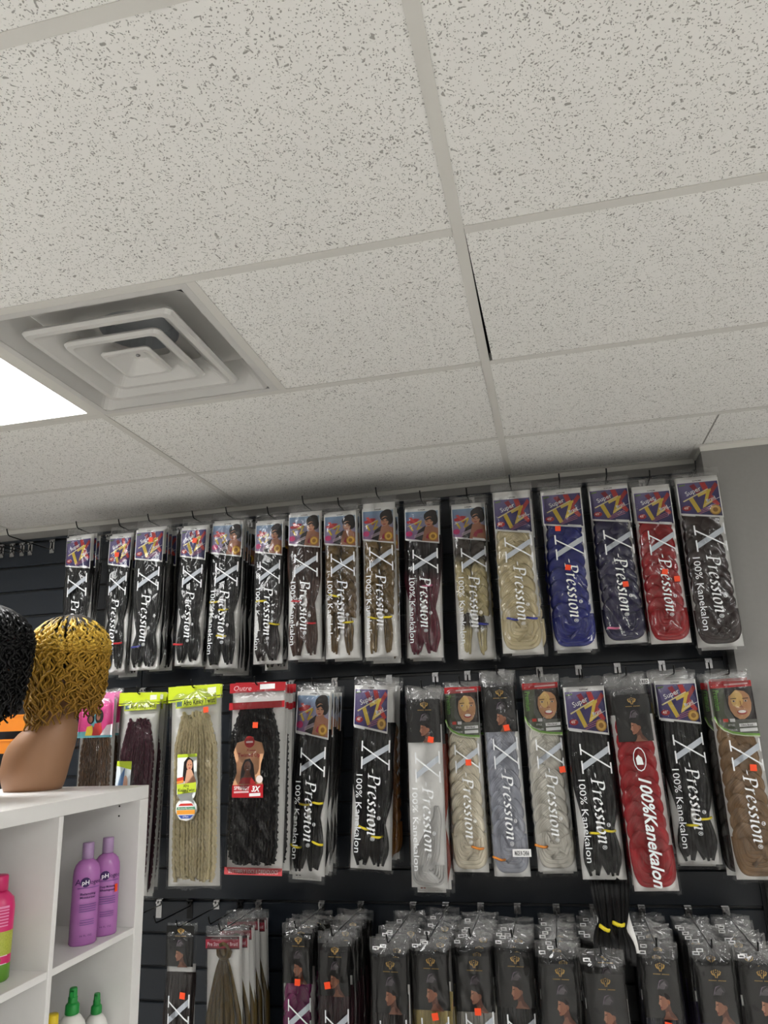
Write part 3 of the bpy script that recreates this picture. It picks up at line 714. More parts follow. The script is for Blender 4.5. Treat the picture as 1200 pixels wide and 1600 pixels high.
def pack(name, X, W, LL, tilt, label, group, hair, c1, c2=None, head='tz', hz=(.07, .30), hx=(-.45, .45), let='xk', ties=(), stk=(), code=None, card=.05, full=True, bagi=0, cat='hair pack', rz=0.0, rx=0.0, front=None, ys=1.0):
    t = tag(empty(name, X, (rx, -tilt, rz)), label, cat, group)
    def under(part, o):                     # make o a sub-part of a scaled part without distorting it
        o.parent = part; o.matrix_parent_inverse = part.matrix_basis.inverted(); return o
    bag = obj('bag', BAG[bagi % 6], [MT['film'], MT['film_top']], t, scale=(W, ys, LL))
    obj('backing_card', CARD[card], MT['card'], t, scale=(W if full or let is None else W*.86, 1, LL))
    hr = obj('hair', HAIR[hair], hair_mat(c1, c2), t, scale=(W if full else W*1.04, .85*ys, LL))
    if head:
        hw = hx[1]-hx[0]
        obj('header_card', HEAD[head], MT['print'], t, ((hx[0]+hx[1])/2*W, -.0185*ys, -hz[0]*LL), (hw*W, 1, (hz[1]-hz[0])*LL))
    for tx, x, z, w, h in code or ():
        if not full and tx: continue
        if not full: x, z = x+random.uniform(-.04, .08), z+random.uniform(-.006, .012)
        under(bag, obj('code_label', CODE[tx], MT['print'], t, (x*W, -bulge(x, -z)*ys-.004, -z*LL), (w, 1, h)))
    if not full: return t
    if let: under(bag, obj('lettering', LET[let], MT['print'], t, scale=(W, 1, LL)))
    for x, z, c in ties: under(hr, obj('hair_tie', TIE, TIEC[c], t, (x*W, -.0155, -z*LL), rot=(0, random.uniform(-.2, .2), 0)))
    for x, z in stk: under(bag, obj('price_sticker', STK, MT['sticker'], t, (x*W, -bulge(x, -z)-.0105, -z*LL), rot=(0, random.uniform(-.2, .2), 0)))
    return t
ORD = ['second', 'third', 'fourth', 'fifth', 'sixth', 'seventh', 'eighth', 'ninth', 'tenth', 'eleventh']
def stack(name, pos, W, LL, tilt, label, short, nb, group, behind=None, sp=.027, hookz=None, y0=0, **k):
    """front pack, the packs behind it on the same hook, and the hook"""
    x, y, z = pos; bi = random.randrange(6)
    pack(name, pos, W, LL, tilt, label, group, bagi=bi, **k)
    beh = dict(k); beh.update(behind or {}); nbm = beh.pop('label', None)
    for i in range(min(nb, 6)):
        yy = y+y0+sp*(i+1)+random.uniform(0, .003)
        if yy > YS-.032: break
        pack(name, (x+random.uniform(-.010, .012), yy, z+random.uniform(-.012, .010)), W*random.uniform(.90, .97), LL*random.uniform(.97, 1.02), tilt+random.uniform(-.02, .02),
             '%s on the hook, %s behind the %s' % (nbm or 'packaged hair', ORD[i], short), group, bagi=bi+i+1, full=False, ys=.5, rz=random.uniform(-.015, .015), **beh)
    hook(x, hookz, YS-y+.036, 'display hook holding the %s' % short, drop=min(.07, max(.014, hookz-z+.012)))

G1, G2, G3 = 'braiding hair packs on the top hook row', 'hair packs on the middle hook row', 'hair packs on the bottom hook row'
GOLD, MODEL = 'tzg', 'mod'
R1 = [
 ('S1', (-1.8799, .25, 2.5041), .1355, .6477, .027, 'leftmost top-row black braid pack above the golden wig', 'leftmost black pack above the golden wig', 2, dict(hair='st1', c1=BLK, head='tz', let='x')),
 ('S2', (-1.6717, .25, 2.4914), .1178, .6386, -.0162, 'narrow black braid pack, second from left in top row, red tie', 'second top-row pack from the left', 3, dict(hair='st2', c1=BLK, head='tz', let='x', ties=[(.2, .80, 'r'), (-.2, .82, 'o')], stk=[(.0, .21)])),
 ('S3', (-1.5142, .22, 2.4975), .1443, .6438, -.0123, 'black braid pack, third from left in top row, blue tie', 'third top-row pack from the left', 4, dict(hair='st3', c1=BLK, head='tz', let='x', ties=[(-.22, .84, 'b')], stk=[(.12, .15)])),
 ('S4', (-1.3034, .21, 2.4813), .1276, .6208, -.0311, 'black braid pack, fourth from left in top row, red tie low left', 'fourth top-row pack from the left', 4, dict(hair='st1', c1=BLK, head='tz', let='x', ties=[(-.3, .85, 'r')], stk=[(.12, .17)])),
 ('S5', (-1.1662, .24, 2.4994), .1507, .6568, -.0384, 'crinkled black braid pack with model header and yellow ties, top row', 'crinkled black model-header pack', 5, dict(hair='st2', c1=BLK, head='mod', ties=[(-.25, .58, 'y'), (.02, .63, 'y'), (.0, .79, 'y')])),
 ('S6', (-.9659, .2, 2.4687), .1294, .6203, -.0198, 'black-brown straight hair pack with loose brown ends, top row', 'black-brown straight hair pack', 3, dict(hair='st3', c1=BLK, c2=(38, 30, 28), head='mod', ties=[(-.2, .59, 'y'), (.24, .74, 'y')])),
 ('S7', (-.8163, .2, 2.4903), .1457, .6329, -.0159, 'reddish brown braid pack with two tapered tails, top row', 'reddish brown pack', 3, dict(hair='st2', c1=(58, 36, 28), c2=(74, 48, 38), head='mod', ties=[(-.2, .63, 'r'), (.2, .77, 'r')])),
 ('S8', (-.6699, .21, 2.4794), .1465, .6257, -.0112, 'dark golden braid pack with yellow ties, left of its paler twin', 'dark golden pack', 3, dict(hair='br2', c1=(112, 90, 54), c2=(104, 82, 50), head='mod', ties=[(-.18, .60, 'y'), (.19, .77, 'y')])),
 ('S9', (-.5153, .22, 2.5038), .1426, .6517, -.0164, 'pale golden braid pack with two yellow-tied tails, top row', 'pale golden pack', 3, dict(hair='br2b', c1=(124, 102, 64), c2=(120, 98, 60), head='mod', hz=(.09, .32), ties=[(-.19, .76, 'y'), (.19, .76, 'y')])),
 ('S10', (-.3455, .26, 2.4813), .151, .6391, -.0321, 'black to burgundy ombre braid pack in the top row', 'burgundy ombre pack', 3, dict(hair='st1', c1=(22, 13, 16), c2=(96, 14, 40), head='mod', ties=[(.1, .56, 'p')])),
 ('S11', (-.1641, .29, 2.4842), .1474, .6537, -.0177, 'grey-brown to blonde ombre braid pack with blue tie', 'grey to blonde ombre pack', 2, dict(hair='br2', c1=(72, 64, 58), c2=(204, 190, 146), head='modp', ties=[(.22, .79, 'b')])),
 ('S12', (.0108, .21, 2.4929), .1546, .6564, -.013, 'light blonde chunky braid pack in the top row', 'light blonde top-row pack', 2, dict(hair='br1', c1=(206, 192, 154), head='tz', hz=(.085, .32), let='x', ties=[(-.18, .80, 'b'), (.26, .80, 'b')])),
 ('S13', (.1961, .26, 2.4957), .1648, .6547, -.0093, 'royal blue braid pack in the top row', 'royal blue pack', 3, dict(hair='br1b', c1=(22, 34, 128), head='tz', let='x', stk=[(-.14, .30), (.0, .53)])),
 ('S14', (.3737, .29, 2.5035), .1601, .6476, -.0043, 'dark indigo braid pack beside the red one, top row', 'dark indigo pack', 3, dict(hair='br1', c1=(38, 34, 74), head='tz', let='x', stk=[(.12, .66)], ties=[(-.25, .9, 'p')])),
 ('S15', (.5251, .27, 2.4763), .1463, .6309, -.0049, 'bright red braid pack in the top row', 'bright red top-row pack', 3, dict(hair='br1b', c1=(158, 18, 28), head='tz', hz=(.08, .31), let='x', stk=[(.04, .585), (.30, .63)])),
 ('S16', (.6911, .28, 2.4977), .1625, .6743, -.0081, 'dark brown braid pack at the right end of the top row', 'rightmost top-row dark brown pack', 3, dict(hair='br1', c1=(52, 38, 36), head='tzg')),
]
for n, pos, W, LL, ti, lab, sh, nb, kw in R1:
    stack('braid_pack', pos, W, LL, ti, lab, sh, nb, G1, hookz=GZ[21], **kw)

HEAD['afro'] = None
def header_afro():
    p = Print(2.3)
    p.poly([(0, 0), (1, 0), (1, .62), (0, .72)], (196, 214, 40)); p.line([(0, .62), (1, .52)], .05, (60, 66, 30))
    p.poly([(.15, .62), (.93, .52), (.93, .9), (.15, 1)], (206, 222, 60)); p.text('Afro Kinky Twist', .30, .88, .24, (30, 34, 24), rot=-3, bold=.02, width=.6)
    p.poly([(.17, .70), (.27, .68), (.27, .9), (.17, .92)], (80, 110, 120)); p.poly([(.76, .14), (.92, .12), (.92, .38), (.76, .40)], (236, 240, 214))
    return p.mesh('header_card')
HEAD['afro'] = header_afro()
def header_outre():
    p = Print(2.0)
    p.poly([(0, 0), (1, 0), (1, .30), (0, .36)], (168, 26, 36)); p.poly([(.55, .05), (.82, .03), (.82, .22), (.55, .24)], (240, 240, 240))
    p.text('Outre', .06, .27, .19, (222, 180, 184), shear=.2)
    p.poly([(0, .72), (1, .66), (1, .9), (0, .98)], (176, 30, 40)); return p.mesh('header_card')
HEAD['outre'] = header_outre()
def header_pink():
    p = Print(.95); p.poly([(0, 0), (1, 0), (1, 1), (0, 1)], [(232, 84, 160), (236, 96, 168), (240, 70, 150), (226, 60, 140)])
    p.poly([(0, .0), (1, 0), (1, .22), (0, .25)], (222, 120, 172)); p.line([(.2, .16), (.5, .12), (.85, .14)], .05, (250, 225, 238))
    p.text('Crochet', .52, .36, .06, (250, 235, 244), shear=.3, center=True) if False else None
    p.poly([(0, .86), (1, .84), (1, 1), (0, 1)], (120, 200, 212)); p.ell(.50, .55, .20, .22, (110, 190, 206))
    p.ell(.36, .56, .11, .13, (30, 22, 22)); p.ell(.35, .58, .06, .08, (170, 110, 84)); p.ell(.60, .52, .12, .17, (28, 20, 20)); p.ell(.575, .53, .055, .08, (176, 116, 88))
    p.poly([(.22, .95), (.26, .75), (.42, .72), (.46, .95)], (236, 206, 60)); p.poly([(.42, .95), (.48, .68), (.66, .66), (.74, .95)], (214, 52, 50))
    p.poly([(.66, .95), (.84, .72), (1, .70), (1, .95)], (244, 240, 244)); return p.mesh('header_card')
HEAD['pink'] = header_pink()
def header_pre():
    p = Print(2.6); p.poly([(0, 0), (1, 0), (1, 1), (0, 1)], (150, 40, 58)); p.poly([(0, 0), (1, 0), (1, .22), (0, .22)], (60, 24, 30)); p.poly([(0, .92), (1, .92), (1, 1.0), (0, 1.0)], (70, 22, 30))
    p.text('Pre Stretched Braid', .5, .74, .30, (232, 196, 204), center=True, bold=.01, width=.9); return p.mesh('header_card')
HEAD['pre'] = header_pre()
def tag_kinky():
    p = Print(.5)
    out = [(.05, 0), (.95, 0), (.95, .30), (1.0, .42), (.9, .62), (.8, .68), (.96, .76), (.98, .86), (.8, .97), (.5, 1), (.2, .97), (.02, .86), (.04, .75), (.2, .68), (.05, .6)]
    p.poly(out, (236, 240, 238)); p.poly([(.05, 0), (.95, 0), (.95, .05), (.05, .05)], (186, 208, 50))
    p.poly([(.30, .40), (.36, .12), (.55, .04), (.78, .10), (.86, .40), (.70, .44)], (26, 20, 22)); p.ell(.62, .17, .14, .085, (206, 150, 120)); p.poly([(.5, .24), (.72, .24), (.92, .40), (.92, .46), (.4, .46)], (214, 164, 134))
    p.line([(.56, .165), (.60, .165)], .012, (40, 24, 24)); p.line([(.66, .165), (.71, .165)], .012, (40, 24, 24)); p.line([(.59, .215), (.67, .215)], .014, (170, 60, 66))
    p.poly([(.06, .36), (.36, .34), (.36, .39), (.06, .41)], (206, 70, 50)); p.poly([(.06, .41), (.36, .39), (.36, .43), (.06, .45)], (236, 150, 60))
    p.poly([(.06, .455), (.94, .43), (.94, .575), (.1, .60)], (200, 218, 60)); p.text('Afro', .36, .50, .05, (30, 36, 30), bold=.01); p.text('Kinky Twist', .12, .565, .05, (30, 36, 30), bold=.01, width=.76)
    p.ell(.5, .84, .42, .145, (246, 246, 246)); p.poly([(.25, .74), (.75, .74), (.85, .775), (.15, .775)], (206, 60, 50)); p.poly([(.1, .79), (.9, .79), (.92, .83), (.08, .83)], (70, 140, 100))
    p.poly([(.08, .835), (.92, .835), (.9, .90), (.1, .90)], (236, 160, 60)); p.poly([(.15, .91), (.85, .91), (.7, .96), (.3, .96)], (60, 90, 170))
    p.text('Butterfly Locs', .5, .82, .025, (240, 250, 240), center=True, width=.7); p.text('& More', .5, .945, .03, (245, 245, 250), center=True)
    return p.mesh('product_tag')
def tag_twisted():
    p = Print(.56)
    out = [(.10, .10), (.36, .06), (.40, 0), (.62, 0), (.66, .06), (.92, .10), (1.0, .26), (.9, .45), (.88, .60), (.98, .80), (.98, 1), (.0, 1), (.0, .80), (.12, .60), (.10, .45), (0, .26)]
    p.poly(out, (216, 164, 124)); p.ell(.51, .085, .17, .10, (186, 34, 40)); p.line([(.40, .09), (.62, .085)], .03, (240, 220, 220))
    p.text('X', .42, .245, .05, (176, 30, 44), bold=.01); p.line([(.52, .23), (.72, .225)], .012, (176, 60, 64)); p.text('Twisted Up', .50, .335, .065, (172, 28, 42), center=True, bold=.015, width=.72)
    p.poly([(.24, .74), (.28, .5), (.38, .38), (.54, .36), (.66, .46), (.74, .74)], (28, 20, 20)); p.ell(.47, .50, .115, .095, (128, 80, 60)); p.poly([(.40, .58), (.54, .58), (.62, .68), (.34, .68)], (120, 74, 56))
    p.line([(.41, .49), (.45, .49)], .012, (30, 18, 16)); p.line([(.49, .49), (.53, .49)], .012, (30, 18, 16)); p.line([(.44, .545), (.51, .545)], .014, (236, 226, 220))
    p.poly([(.2, .78), (.3, .68), (.62, .67), (.76, .78)], (176, 36, 40)); p.ell(.87, .70, .11, .065, (238, 226, 220))
    p.poly([(0, .80), (1, .78), (1, 1), (0, 1)], (180, 30, 40))
    p.text('SPRINGY', .06, .875, .06, (248, 240, 240), bold=.02, width=.50); p.line([(.06, .915), (.54, .905)], .03, (232, 190, 192)); p.text('3X', .62, .90, .09, (250, 246, 246), shear=.25, bold=.04, width=.30); p.poly([(.56, .93), (.92, .92), (.92, .97), (.56, .98)], (244, 240, 240))
    return p.mesh('product_tag')
def tag_small():
    p = Print(.75); p.poly([(0, 0), (1, 0), (1, 1), (0, 1)], [(226, 234, 240), (232, 238, 240), (214, 224, 232), (200, 216, 230)]); p.poly([(0, 0), (1, 0), (1, .18), (0, .1)], (196, 214, 50))
    p.ell(.66, .5, .17, .2, (222, 176, 150))
    for i in range(6): p.line([(.55-.04*i, .15+.03*i), (.48-.06*i, .55), (.50-.07*i, .98)], .05, (70+10*i, 110+8*i, 160+5*i))
    return p.mesh('product_tag')
def foot_strip():
    p = Print(9); p.poly([(0, 0), (1, 0), (1, 1), (0, 1)], (206, 84, 88)); p.text('BUTTERFLY LOCS & DREADLOCS', .5, .78, .55, (245, 225, 225), center=True, width=.86); return p.mesh('bottom_strip')
PT = {'k': tag_kinky(), 't': tag_twisted(), 's': tag_small(), 'f': foot_strip()}
def extra(t, key, x, z, w, h):
    o = obj('bottom_strip' if key == 'f' else 'product_tag', PT[key], MT['print'], t, (x, -.0305 if key != 'f' else -.012, z), (w, 1, h)); return o
R2 = [
 ('T0', (-1.6614, .14, 1.7871), .1633, .7152, -.0031, 'brown curly crochet hair pack with pink printed header beside the golden wig', 'pink-header curly pack', 2, dict(hair='kink', c1=(104, 76, 52), head='pink', hz=(.02, .25), hx=(-.46, .46), let=None)),
 ('T1', (-1.488, .16, 1.7711), .1775, .7326, -.0339, 'maroon kinky twist hair pack with lime green header', 'maroon kinky twist pack', 3, dict(hair='kink', c1=(72, 24, 42), head='afro', hz=(.0, .095), hx=(-.5, .5), let=None)),
 ('T2', (-1.216, .08, 1.783), .2116, .6979, .0181, 'wide blonde kinky twist hair pack with lime green header', 'blonde kinky twist pack', 1, dict(hair='kink', c1=(214, 200, 160), head='afro', hz=(.0, .115), hx=(-.5, .5), let=None, stk=[(.27, .13)])),
 ('T3', (-.9718, .1, 1.7815), .2221, .6502, -.0208, 'wide black springy twist hair pack with red header and tan tag', 'black springy twist pack', 4, dict(hair='twist', c1=(17, 16, 17), head='outre', hz=(.0, .15), hx=(-.49, .49), let=None, stk=[(.02, .23)])),
 ('T4', (-.7836, .2, 1.7714), .1435, .6742, -.0635, 'black braid pack with model header and yellow ties, middle row', 'black model-header middle-row pack', 8, dict(hair='st1', c1=BLK, head='mod', hz=(.04, .295), ties=[(-.1, .63, 'y'), (.24, .62, 'y'), (.28, .82, 'y'), (-.28, .84, 'y')])),
 ('T5', (-.5522, .22, 1.7871), .1616, .6729, -.064, 'black braid pack with a golden pack behind it, middle row', 'black pack fronting golden ones', 6, dict(hair='st3', c1=BLK, head='tzg', hz=(.045, .30), hx=(-.47, .33), ties=[(-.15, .78, 'y'), (.15, .82, 'y')])),
 ('T6', (-.3622, .16, 1.7457), .1329, .6752, -.0197, 'pale silver loose hair pack with a black profile header', 'pale silver pack', 5, dict(hair='loop', c1=(196, 195, 193), card=.20, head='blk', hz=(.07, .29), stk=[(.2, .275)])),
 ('T7', (-.2326, .22, 1.7553), .132, .6473, -.0093, 'creamy white chunky braid pack with red-topped premium header', 'creamy white pack', 3, dict(hair='br1', c1=(226, 217, 196), head='prem', hz=(.03, .295), let='x', stk=[(.12, .43)], ties=[(.22, .86, 'o')])),
 ('T8', (-.0969, .22, 1.7864), .1304, .6915, -.0036, 'silver grey braid pack with black profile header, middle row', 'silver grey pack', 3, dict(hair='br1', c1=(164, 167, 178), card=.20, head='blk', hz=(.08, .305), stk=[(.16, .285)], code=[('MADE IN CHINA', .30, .855, .062, .024)], ties=[(-.30, .90, 'o')], let='x')),
 ('T9', (.0504, .22, 1.7676), .1373, .6561, .0021, 'off-white braid pack with premium face header and orange tie', 'off-white premium pack', 3, dict(hair='br1b', c1=(208, 204, 194), head='prem', hz=(.045, .31), let='x', stk=[(.36, .49)], ties=[(-.33, .86, 'o')])),
 ('T10', (.1982, .18, 1.7507), .1494, .6555, .0036, 'black braid pack with gold-sealed header left of the red pack', 'black pack left of the red one', 0, dict(hair='st3', c1=BLK, head='tzg', hz=(.055, .30), ties=[(-.08, .765, 'y'), (.2, .755, 'y')])),
 ('T11', (.3422, .16, 1.7557), .1459, .6896, .0197, 'red braid pack with black profile header and RED sticker', 'red middle-row pack', 3, dict(hair='br1b', c1=(162, 22, 32), head='blk', hz=(.105, .325), hx=(-.37, .40), let='k', code=[('RED', .40, .035, .026, .017)], card=.20)),
 ('T12', (.5041, .22, 1.759), .1474, .6246, .0018, 'black braid pack with gold-sealed header right of the red pack', 'black pack right of the red one', 5, dict(hair='st3', c1=BLK, head='tzg', hz=(.055, .29), ties=[(-.05, .79, 'y'), (.22, .76, 'y')])),
 ('T13', (.67, .18, 1.7454), .1445, .6478, -.0021, 'light brown braid pack with premium header at the right end', 'rightmost light brown pack', 5, dict(hair='br1', c1=(134, 106, 76), head='prem', hz=(.05, .315), let='x', stk=[(.18, .47)])),
]
BEH = {'T5': dict(c1=(156, 100, 34), hair='br1', label='golden hair pack'), 'T6': dict(c1=(150, 52, 30), hair='st1', label='rust red hair pack'), 'T13': dict(c1=(44, 32, 26), label='dark brown hair pack')}
for n, pos, W, LL, ti, lab, sh, nb, kw in R2:
    stack('hair_pack' if n in ('T0', 'T1', 'T2', 'T3') else 'braid_pack', pos, W, LL, ti, lab, sh, nb, G2, hookz=GZ[15], behind=BEH.get(n), y0=.06 if n == 'T10' else 0, **kw)
byl = {o.get('label'): o for o in COL.objects if o.get('label')}
lab2 = {r[0]: byl[r[5]] for r in R2}
extra(lab2['T1'], 's', -.035, -.255, .062, .17); extra(lab2['T2'], 'k', -.018, -.243, .086, .228)
extra(lab2['T3'], 't', -.020, -.190, .118, .207); extra(lab2['T3'], 'f', 0, -.628, .215, .024)
R3 = [
 ('R1', -1.2900, .176, .957, .1187, .66, .0, 'lone dark brown braid pack with black header, bottom row left', 'lone dark brown pack', 0, dict(hair='st1', c1=(40, 29, 27), head='blk', stk=[(.22, .335)]), .950, .82),
 ('R2', -1.1121, .1433, .957, .1400, .66, .02, 'olive gold pre-stretched braid pack with maroon header strip', 'olive gold pre-stretched pack', 9, dict(hair='tail', c1=(98, 80, 40), head='pre', hz=(.045, .105), let=None, card=.05), None, None),
 ('R3', -.8534, .1919, .957, .1211, .66, .0, 'magenta braid pack with black profile header, bottom row', 'magenta pack', 5, dict(hair='br1', c1=(132, 24, 98), head='blk', stk=[(.05, .26)]), .9294, .776),
 ('R4', -.6976, .1117, .957, .1208, .66, .0, 'dark burgundy braid pack with black header right of magenta one', 'dark burgundy pack', 9, dict(hair='st1', c1=(50, 16, 26), head='blk', stk=[(-.15, .23)]), .9231, .770),
 ('R5', -.4954, .0493, .957, .1299, .66, -.01, 'dark brown braid pack left of the blonde one, bottom row', 'brown pack left of bottom blonde', 9, dict(hair='st2', c1=(34, 25, 23), head='blk'), .9047, .749),
 ('R6', -.3724, .0864, .957, .1331, .66, .0, 'blonde braid pack with black profile header, bottom row', 'bottom-row blonde pack', 9, dict(hair='st3', c1=(172, 154, 98), head='blk', stk=[(.10, .33)]), .9065, .750),
 ('R7', -.2421, .1399, .957, .1358, .66, .01, 'silver braid pack with black profile header, bottom row', 'bottom-row silver pack', 7, dict(hair='st1', c1=(176, 172, 164), head='blk', stk=[(.06, .33)]), .8893, .732),
 ('R8', -.1084, .1431, .957, .1343, .66, -.01, 'black braid pack right of the silver one, bottom row', 'black pack right of bottom silver', 4, dict(hair='st2', c1=BLK, head='blk'), .9027, .748),
 ('R9', .0304, .0517, .957, .1312, .66, .0, 'bottom-row black-header pack left of the dangling black hair', 'pack left of dangling hair', 9, dict(hair='st1', c1=(22, 18, 18), head='blk'), .8997, .741),
 ('R10', .1589, -.0064, .957, .1282, .66, .01, 'lowest black-header pack right under the dangling black hair', 'pack under dangling hair', 9, dict(hair='st2', c1=(24, 20, 19), head='blk'), .8939, .740),
 ('R11', .3245, .0761, .957, .1230, .66, -.01, 'navy black braid pack right of the dangling hair, bottom row', 'navy black pack', 9, dict(hair='st3', c1=(20, 20, 34), head='blk', stk=[(.05, .32)]), .9142, .7585),
 ('R12', .4791, .0829, .957, .1286, .66, .0, 'dark violet braid pack, second from right in bottom row', 'dark violet pack', 9, dict(hair='st1', c1=(36, 24, 62), head='blk', stk=[(.10, .345)]), .8984, .749),
 ('R13', .6009, .063, .957, .1280, .66, .0, 'dark braid pack at the right end of the bottom row', 'rightmost bottom-row pack', 9, dict(hair='st2', c1=(26, 22, 22), head='blk'), .9058, .761)]
for n, x, y, z, W, LL, ti, lab, sh, nb, kw, a, b in R3:
    if a: kw['hz'] = ((z-a)/LL, (z-b)/LL); kw['card'] = .20
    if kw['head'] == 'blk' and n not in ('R1', 'R3', 'R4'): kw['code'] = [('', -.34, .035, .020, .010)]
    if kw['head'] == 'blk': kw['let'] = 'x'
    stack('braid_pack', (x, y, z), W, LL, ti, lab, sh, nb, G3, hookz=GZ[8], sp=max(.028, (.405-y)/6), y0=.14 if n == 'R10' else 0, **kw)
# the long black hair hanging below the middle row
def dangle():
    t = tag(empty('braid_pack', (.212, .215, 1.40)), 'black hair on white card dangling below the middle row, yellow ties', 'hair pack', G2)
    prof = [(.0, .0), (-.29, -.010), (-.345, -.045), (-.41, -.115), (-.45, -.155), (-.50, -.185), (-.60, -.19)]
    def yy(z):
        for (za, ya), (zb, yb) in zip(prof[:-1], prof[1:]):
            if z >= zb: return ya+(yb-ya)*(z-za)/(zb-za)
        return prof[-1][1]
    rnd = random.Random(5); m = MB()
    for sd in (-1, 1):
        fill_bundle(m, lambda t: sd*(.026-.006*min(1, max(0, (t-.6)/.25)))-.012*max(0, t-.6)/.4-.008*sd*max(0, t-.85), lambda t: .034 if t < .6 else (.034-.018*((t-.6)/.24)**2 if t < .84 else .016+.022*math.sin(min(1, (t-.84)/.10)*1.57)), 0, -.485, 6, rnd, wob=.003, k=48, yb=-.013, ry=.008)
    m.v = [(x, y+yy(z), z) for x, y, z in m.v]
    obj('hair', m.mesh('hair', True), hair_mat((5, 5, 6)), t)
    m = MB(); zs = [-.47*i/24 for i in range(25)]
    wz = lambda z: .060 if z > -.30 else .060-.012*math.sin(min(1, (-.30-z)/.14)*math.pi)
    for z in zs: m.v += [(-wz(z), yy(z)-.001, z), (wz(z), yy(z)-.001, z), (wz(z), yy(z)+.001, z), (-wz(z), yy(z)+.001, z)]
    for i in range(24):
        for j in range(4): m.f.append([4*i+j, 4*i+(j+1) % 4, 4*i+4+(j+1) % 4, 4*i+4+j]); m.mi.append(0)
    obj('backing_card', m, MT['card'], t)
    for x, z, r in ((-.030, -.412, .3), (.012, -.402, .08)): obj('hair_tie', TIE, TIEC['y'], t, (x, yy(z)-.012, z), (.85, 1.2, 1.5), (0, r, 0))
dangle()

# bare hooks
for i, x in enumerate((-2.18, -2.30, -2.345, -2.40, -2.46, -2.50)):
    hook(x, GZ[21], .30, 'bare black hook at top left, %s from the packs' % ['first', 'second', 'third', 'fourth', 'fifth', 'sixth'][i], group='bare hooks above the wigs', drop=.05)
for x, n, mtl in ((-1.54, 'bare hook beside the white shelf, left of the lone pack', 'chrome'), (-1.405, 'bare black hook just left of the lone dark brown pack', 'black'), (-1.19, 'bare black hook between the lone pack and the olive one', 'black')):
    hook(x, GZ[8], .27, n, metal=mtl, group='bare hooks in the bottom row', drop=.02)

# ------------------------------------------------------------------ white shelf unit
SX, SY, SZ, SD = -.892, -.793, 1.503, .40      # front plane x, far end y, top z, depth
def shelf():
    t = tag(empty('cube_shelf', (SX-SD/2, SY-.6, 0)), 'white laminate cube shelf carrying the wig busts and bottles', 'shelf')
    ox, oy = -(SX-SD/2), -(SY-.6)
    def p(name, x0, x1, y0, y1, z0, z1, mt='laminate'):
        m = MB().box(x0+ox, x1+ox, y0+oy, y1+oy, z0, z1); o = obj(name, m, MT[mt], t)
        bv = o.modifiers.new('bevel', 'BEVEL'); bv.width = .0012; bv.segments = 2; return o
    p('top_panel', SX-SD, SX, SY-1.26, SY, SZ-.030, SZ)
    p('side_panel', SX-SD, SX, SY-.036, SY, 0, SZ-.0303); p('side_panel', SX-SD, SX, SY-1.26, SY-1.224, 0, SZ-.0303)
    p('base_panel', SX-SD, SX, SY-1.2237, SY-.0363, .0, .03)
    p('back_panel', SX-SD, SX-SD+.006, SY-1.2237, SY-.0363, .0303, SZ-.0303)
    ys = [SY-.036]; w = (1.26-.072-3*.014)/4
    zz = [.9097-.0, 1.198]
    for i in range(4):
        ya = SY-.036-i*(w+.014); yb = ya-w
        if i < 3: p('divider', SX-SD+.0063, SX-.001, yb-.0137, yb-.0003, .0303, SZ-.0303)
        for z in (.333, .621, .9097, 1.198): p('shelf_board', SX-SD+.0063, SX-.002, yb+.0003, ya-.0003, z-.0135, z)
    for z in (1.459, 1.437): obj('pin_hole', MB().lathe([(.0022, 0), (.0022, .0004)], 8), MT['hole'], t, (SX-.055+ox, SY-.0364+oy, z), rot=(math.pi/2, 0, 0))
shelf()

# ------------------------------------------------------------------ bottles
def conform(me_print, a, b, z0, h, w):
    """bend a unit print round an elliptic bottle front (facing -y)"""
    me = me_print
    for v in me.vertices:
        x = v.co.x*w; v.co = (x, -b*math.sqrt(max(0, 1-(x/a)**2))-.0006+v.co.y*.6, z0+(v.co.z)*h)
    return me
def label_aphogee(body):
    p = Print(.42); d = (58, 30, 84)
    p.text('A', .02, .15, .10, d, width=.19); p.ell(.38, .11, .19, .078, (60, 28, 90)); p.text('pH', .38, .145, .07, (245, 240, 250), center=True, bold=.02, width=.28); p.text('ogee', .57, .15, .075, d, width=.42)
    p.line(span(.10, .94, .20), .010, (110, 70, 140))
    for i, l in enumerate(body): p.text(l, .5, .31+.055*i, .036, d, center=True, bold=.012, width=.60)
    for i in range(4): p.line(span(.2, .85, .46+.035*i), .012, (112, 76, 142))
    for i in range(3): p.line(span(.25, .8, .70+.035*i), .010, (112, 76, 142))
    p.text('16 FL. OZ.', .5, .95, .028, d, center=True, width=.5)
    return p.mesh('label_print')
def purple_bottle(loc, rz, s, label, body, sticker=False):
    t = tag(empty('shampoo_bottle', loc, (0, 0, rz)), label, 'bottle', 'purple bottles on the white shelf')
    t.scale = (s, s, s)
    m = MB(); m.lathe([(.026, 0), (.0285, .003), (.0285, .135), (.0275, .146), (.024, .156), (.018, .163), (.0125, .166), (.0115, .168)], 28, 1, .72)
    obj('bottle_body', m, mat('lilac_plastic', (178, 112, 180), .25, spec=.5), t, smooth=True)
    m = MB(); m.lathe([(.0115, .168), (.0125, .1685), (.0122, .199), (.0115, .2005)], 20); obj('cap', m, mat('mauve_cap', (170, 140, 180), .35), t, smooth=True)
    me = conform(label_aphogee(body), .0285, .0205, .137, .125, .0535); obj('label_print', me, MT['print'], t)
    if sticker: obj('price_sticker', STK, MT['sticker'], t, (.019, -.0165, .095), (.5, 1, .8), (0, 0, .85))
purple_bottle((-.938, -.958, 1.1982), .85, 1.0, 'front purple shampoo bottle with mauve cap on the white shelf', ['Balancing', 'Moisturizer'])
purple_bottle((-.934, -.888, 1.1982), .75, 1.0, 'rear purple shampoo bottle with an orange price sticker', ['Deep Moisture', 'Shampoo'], True)
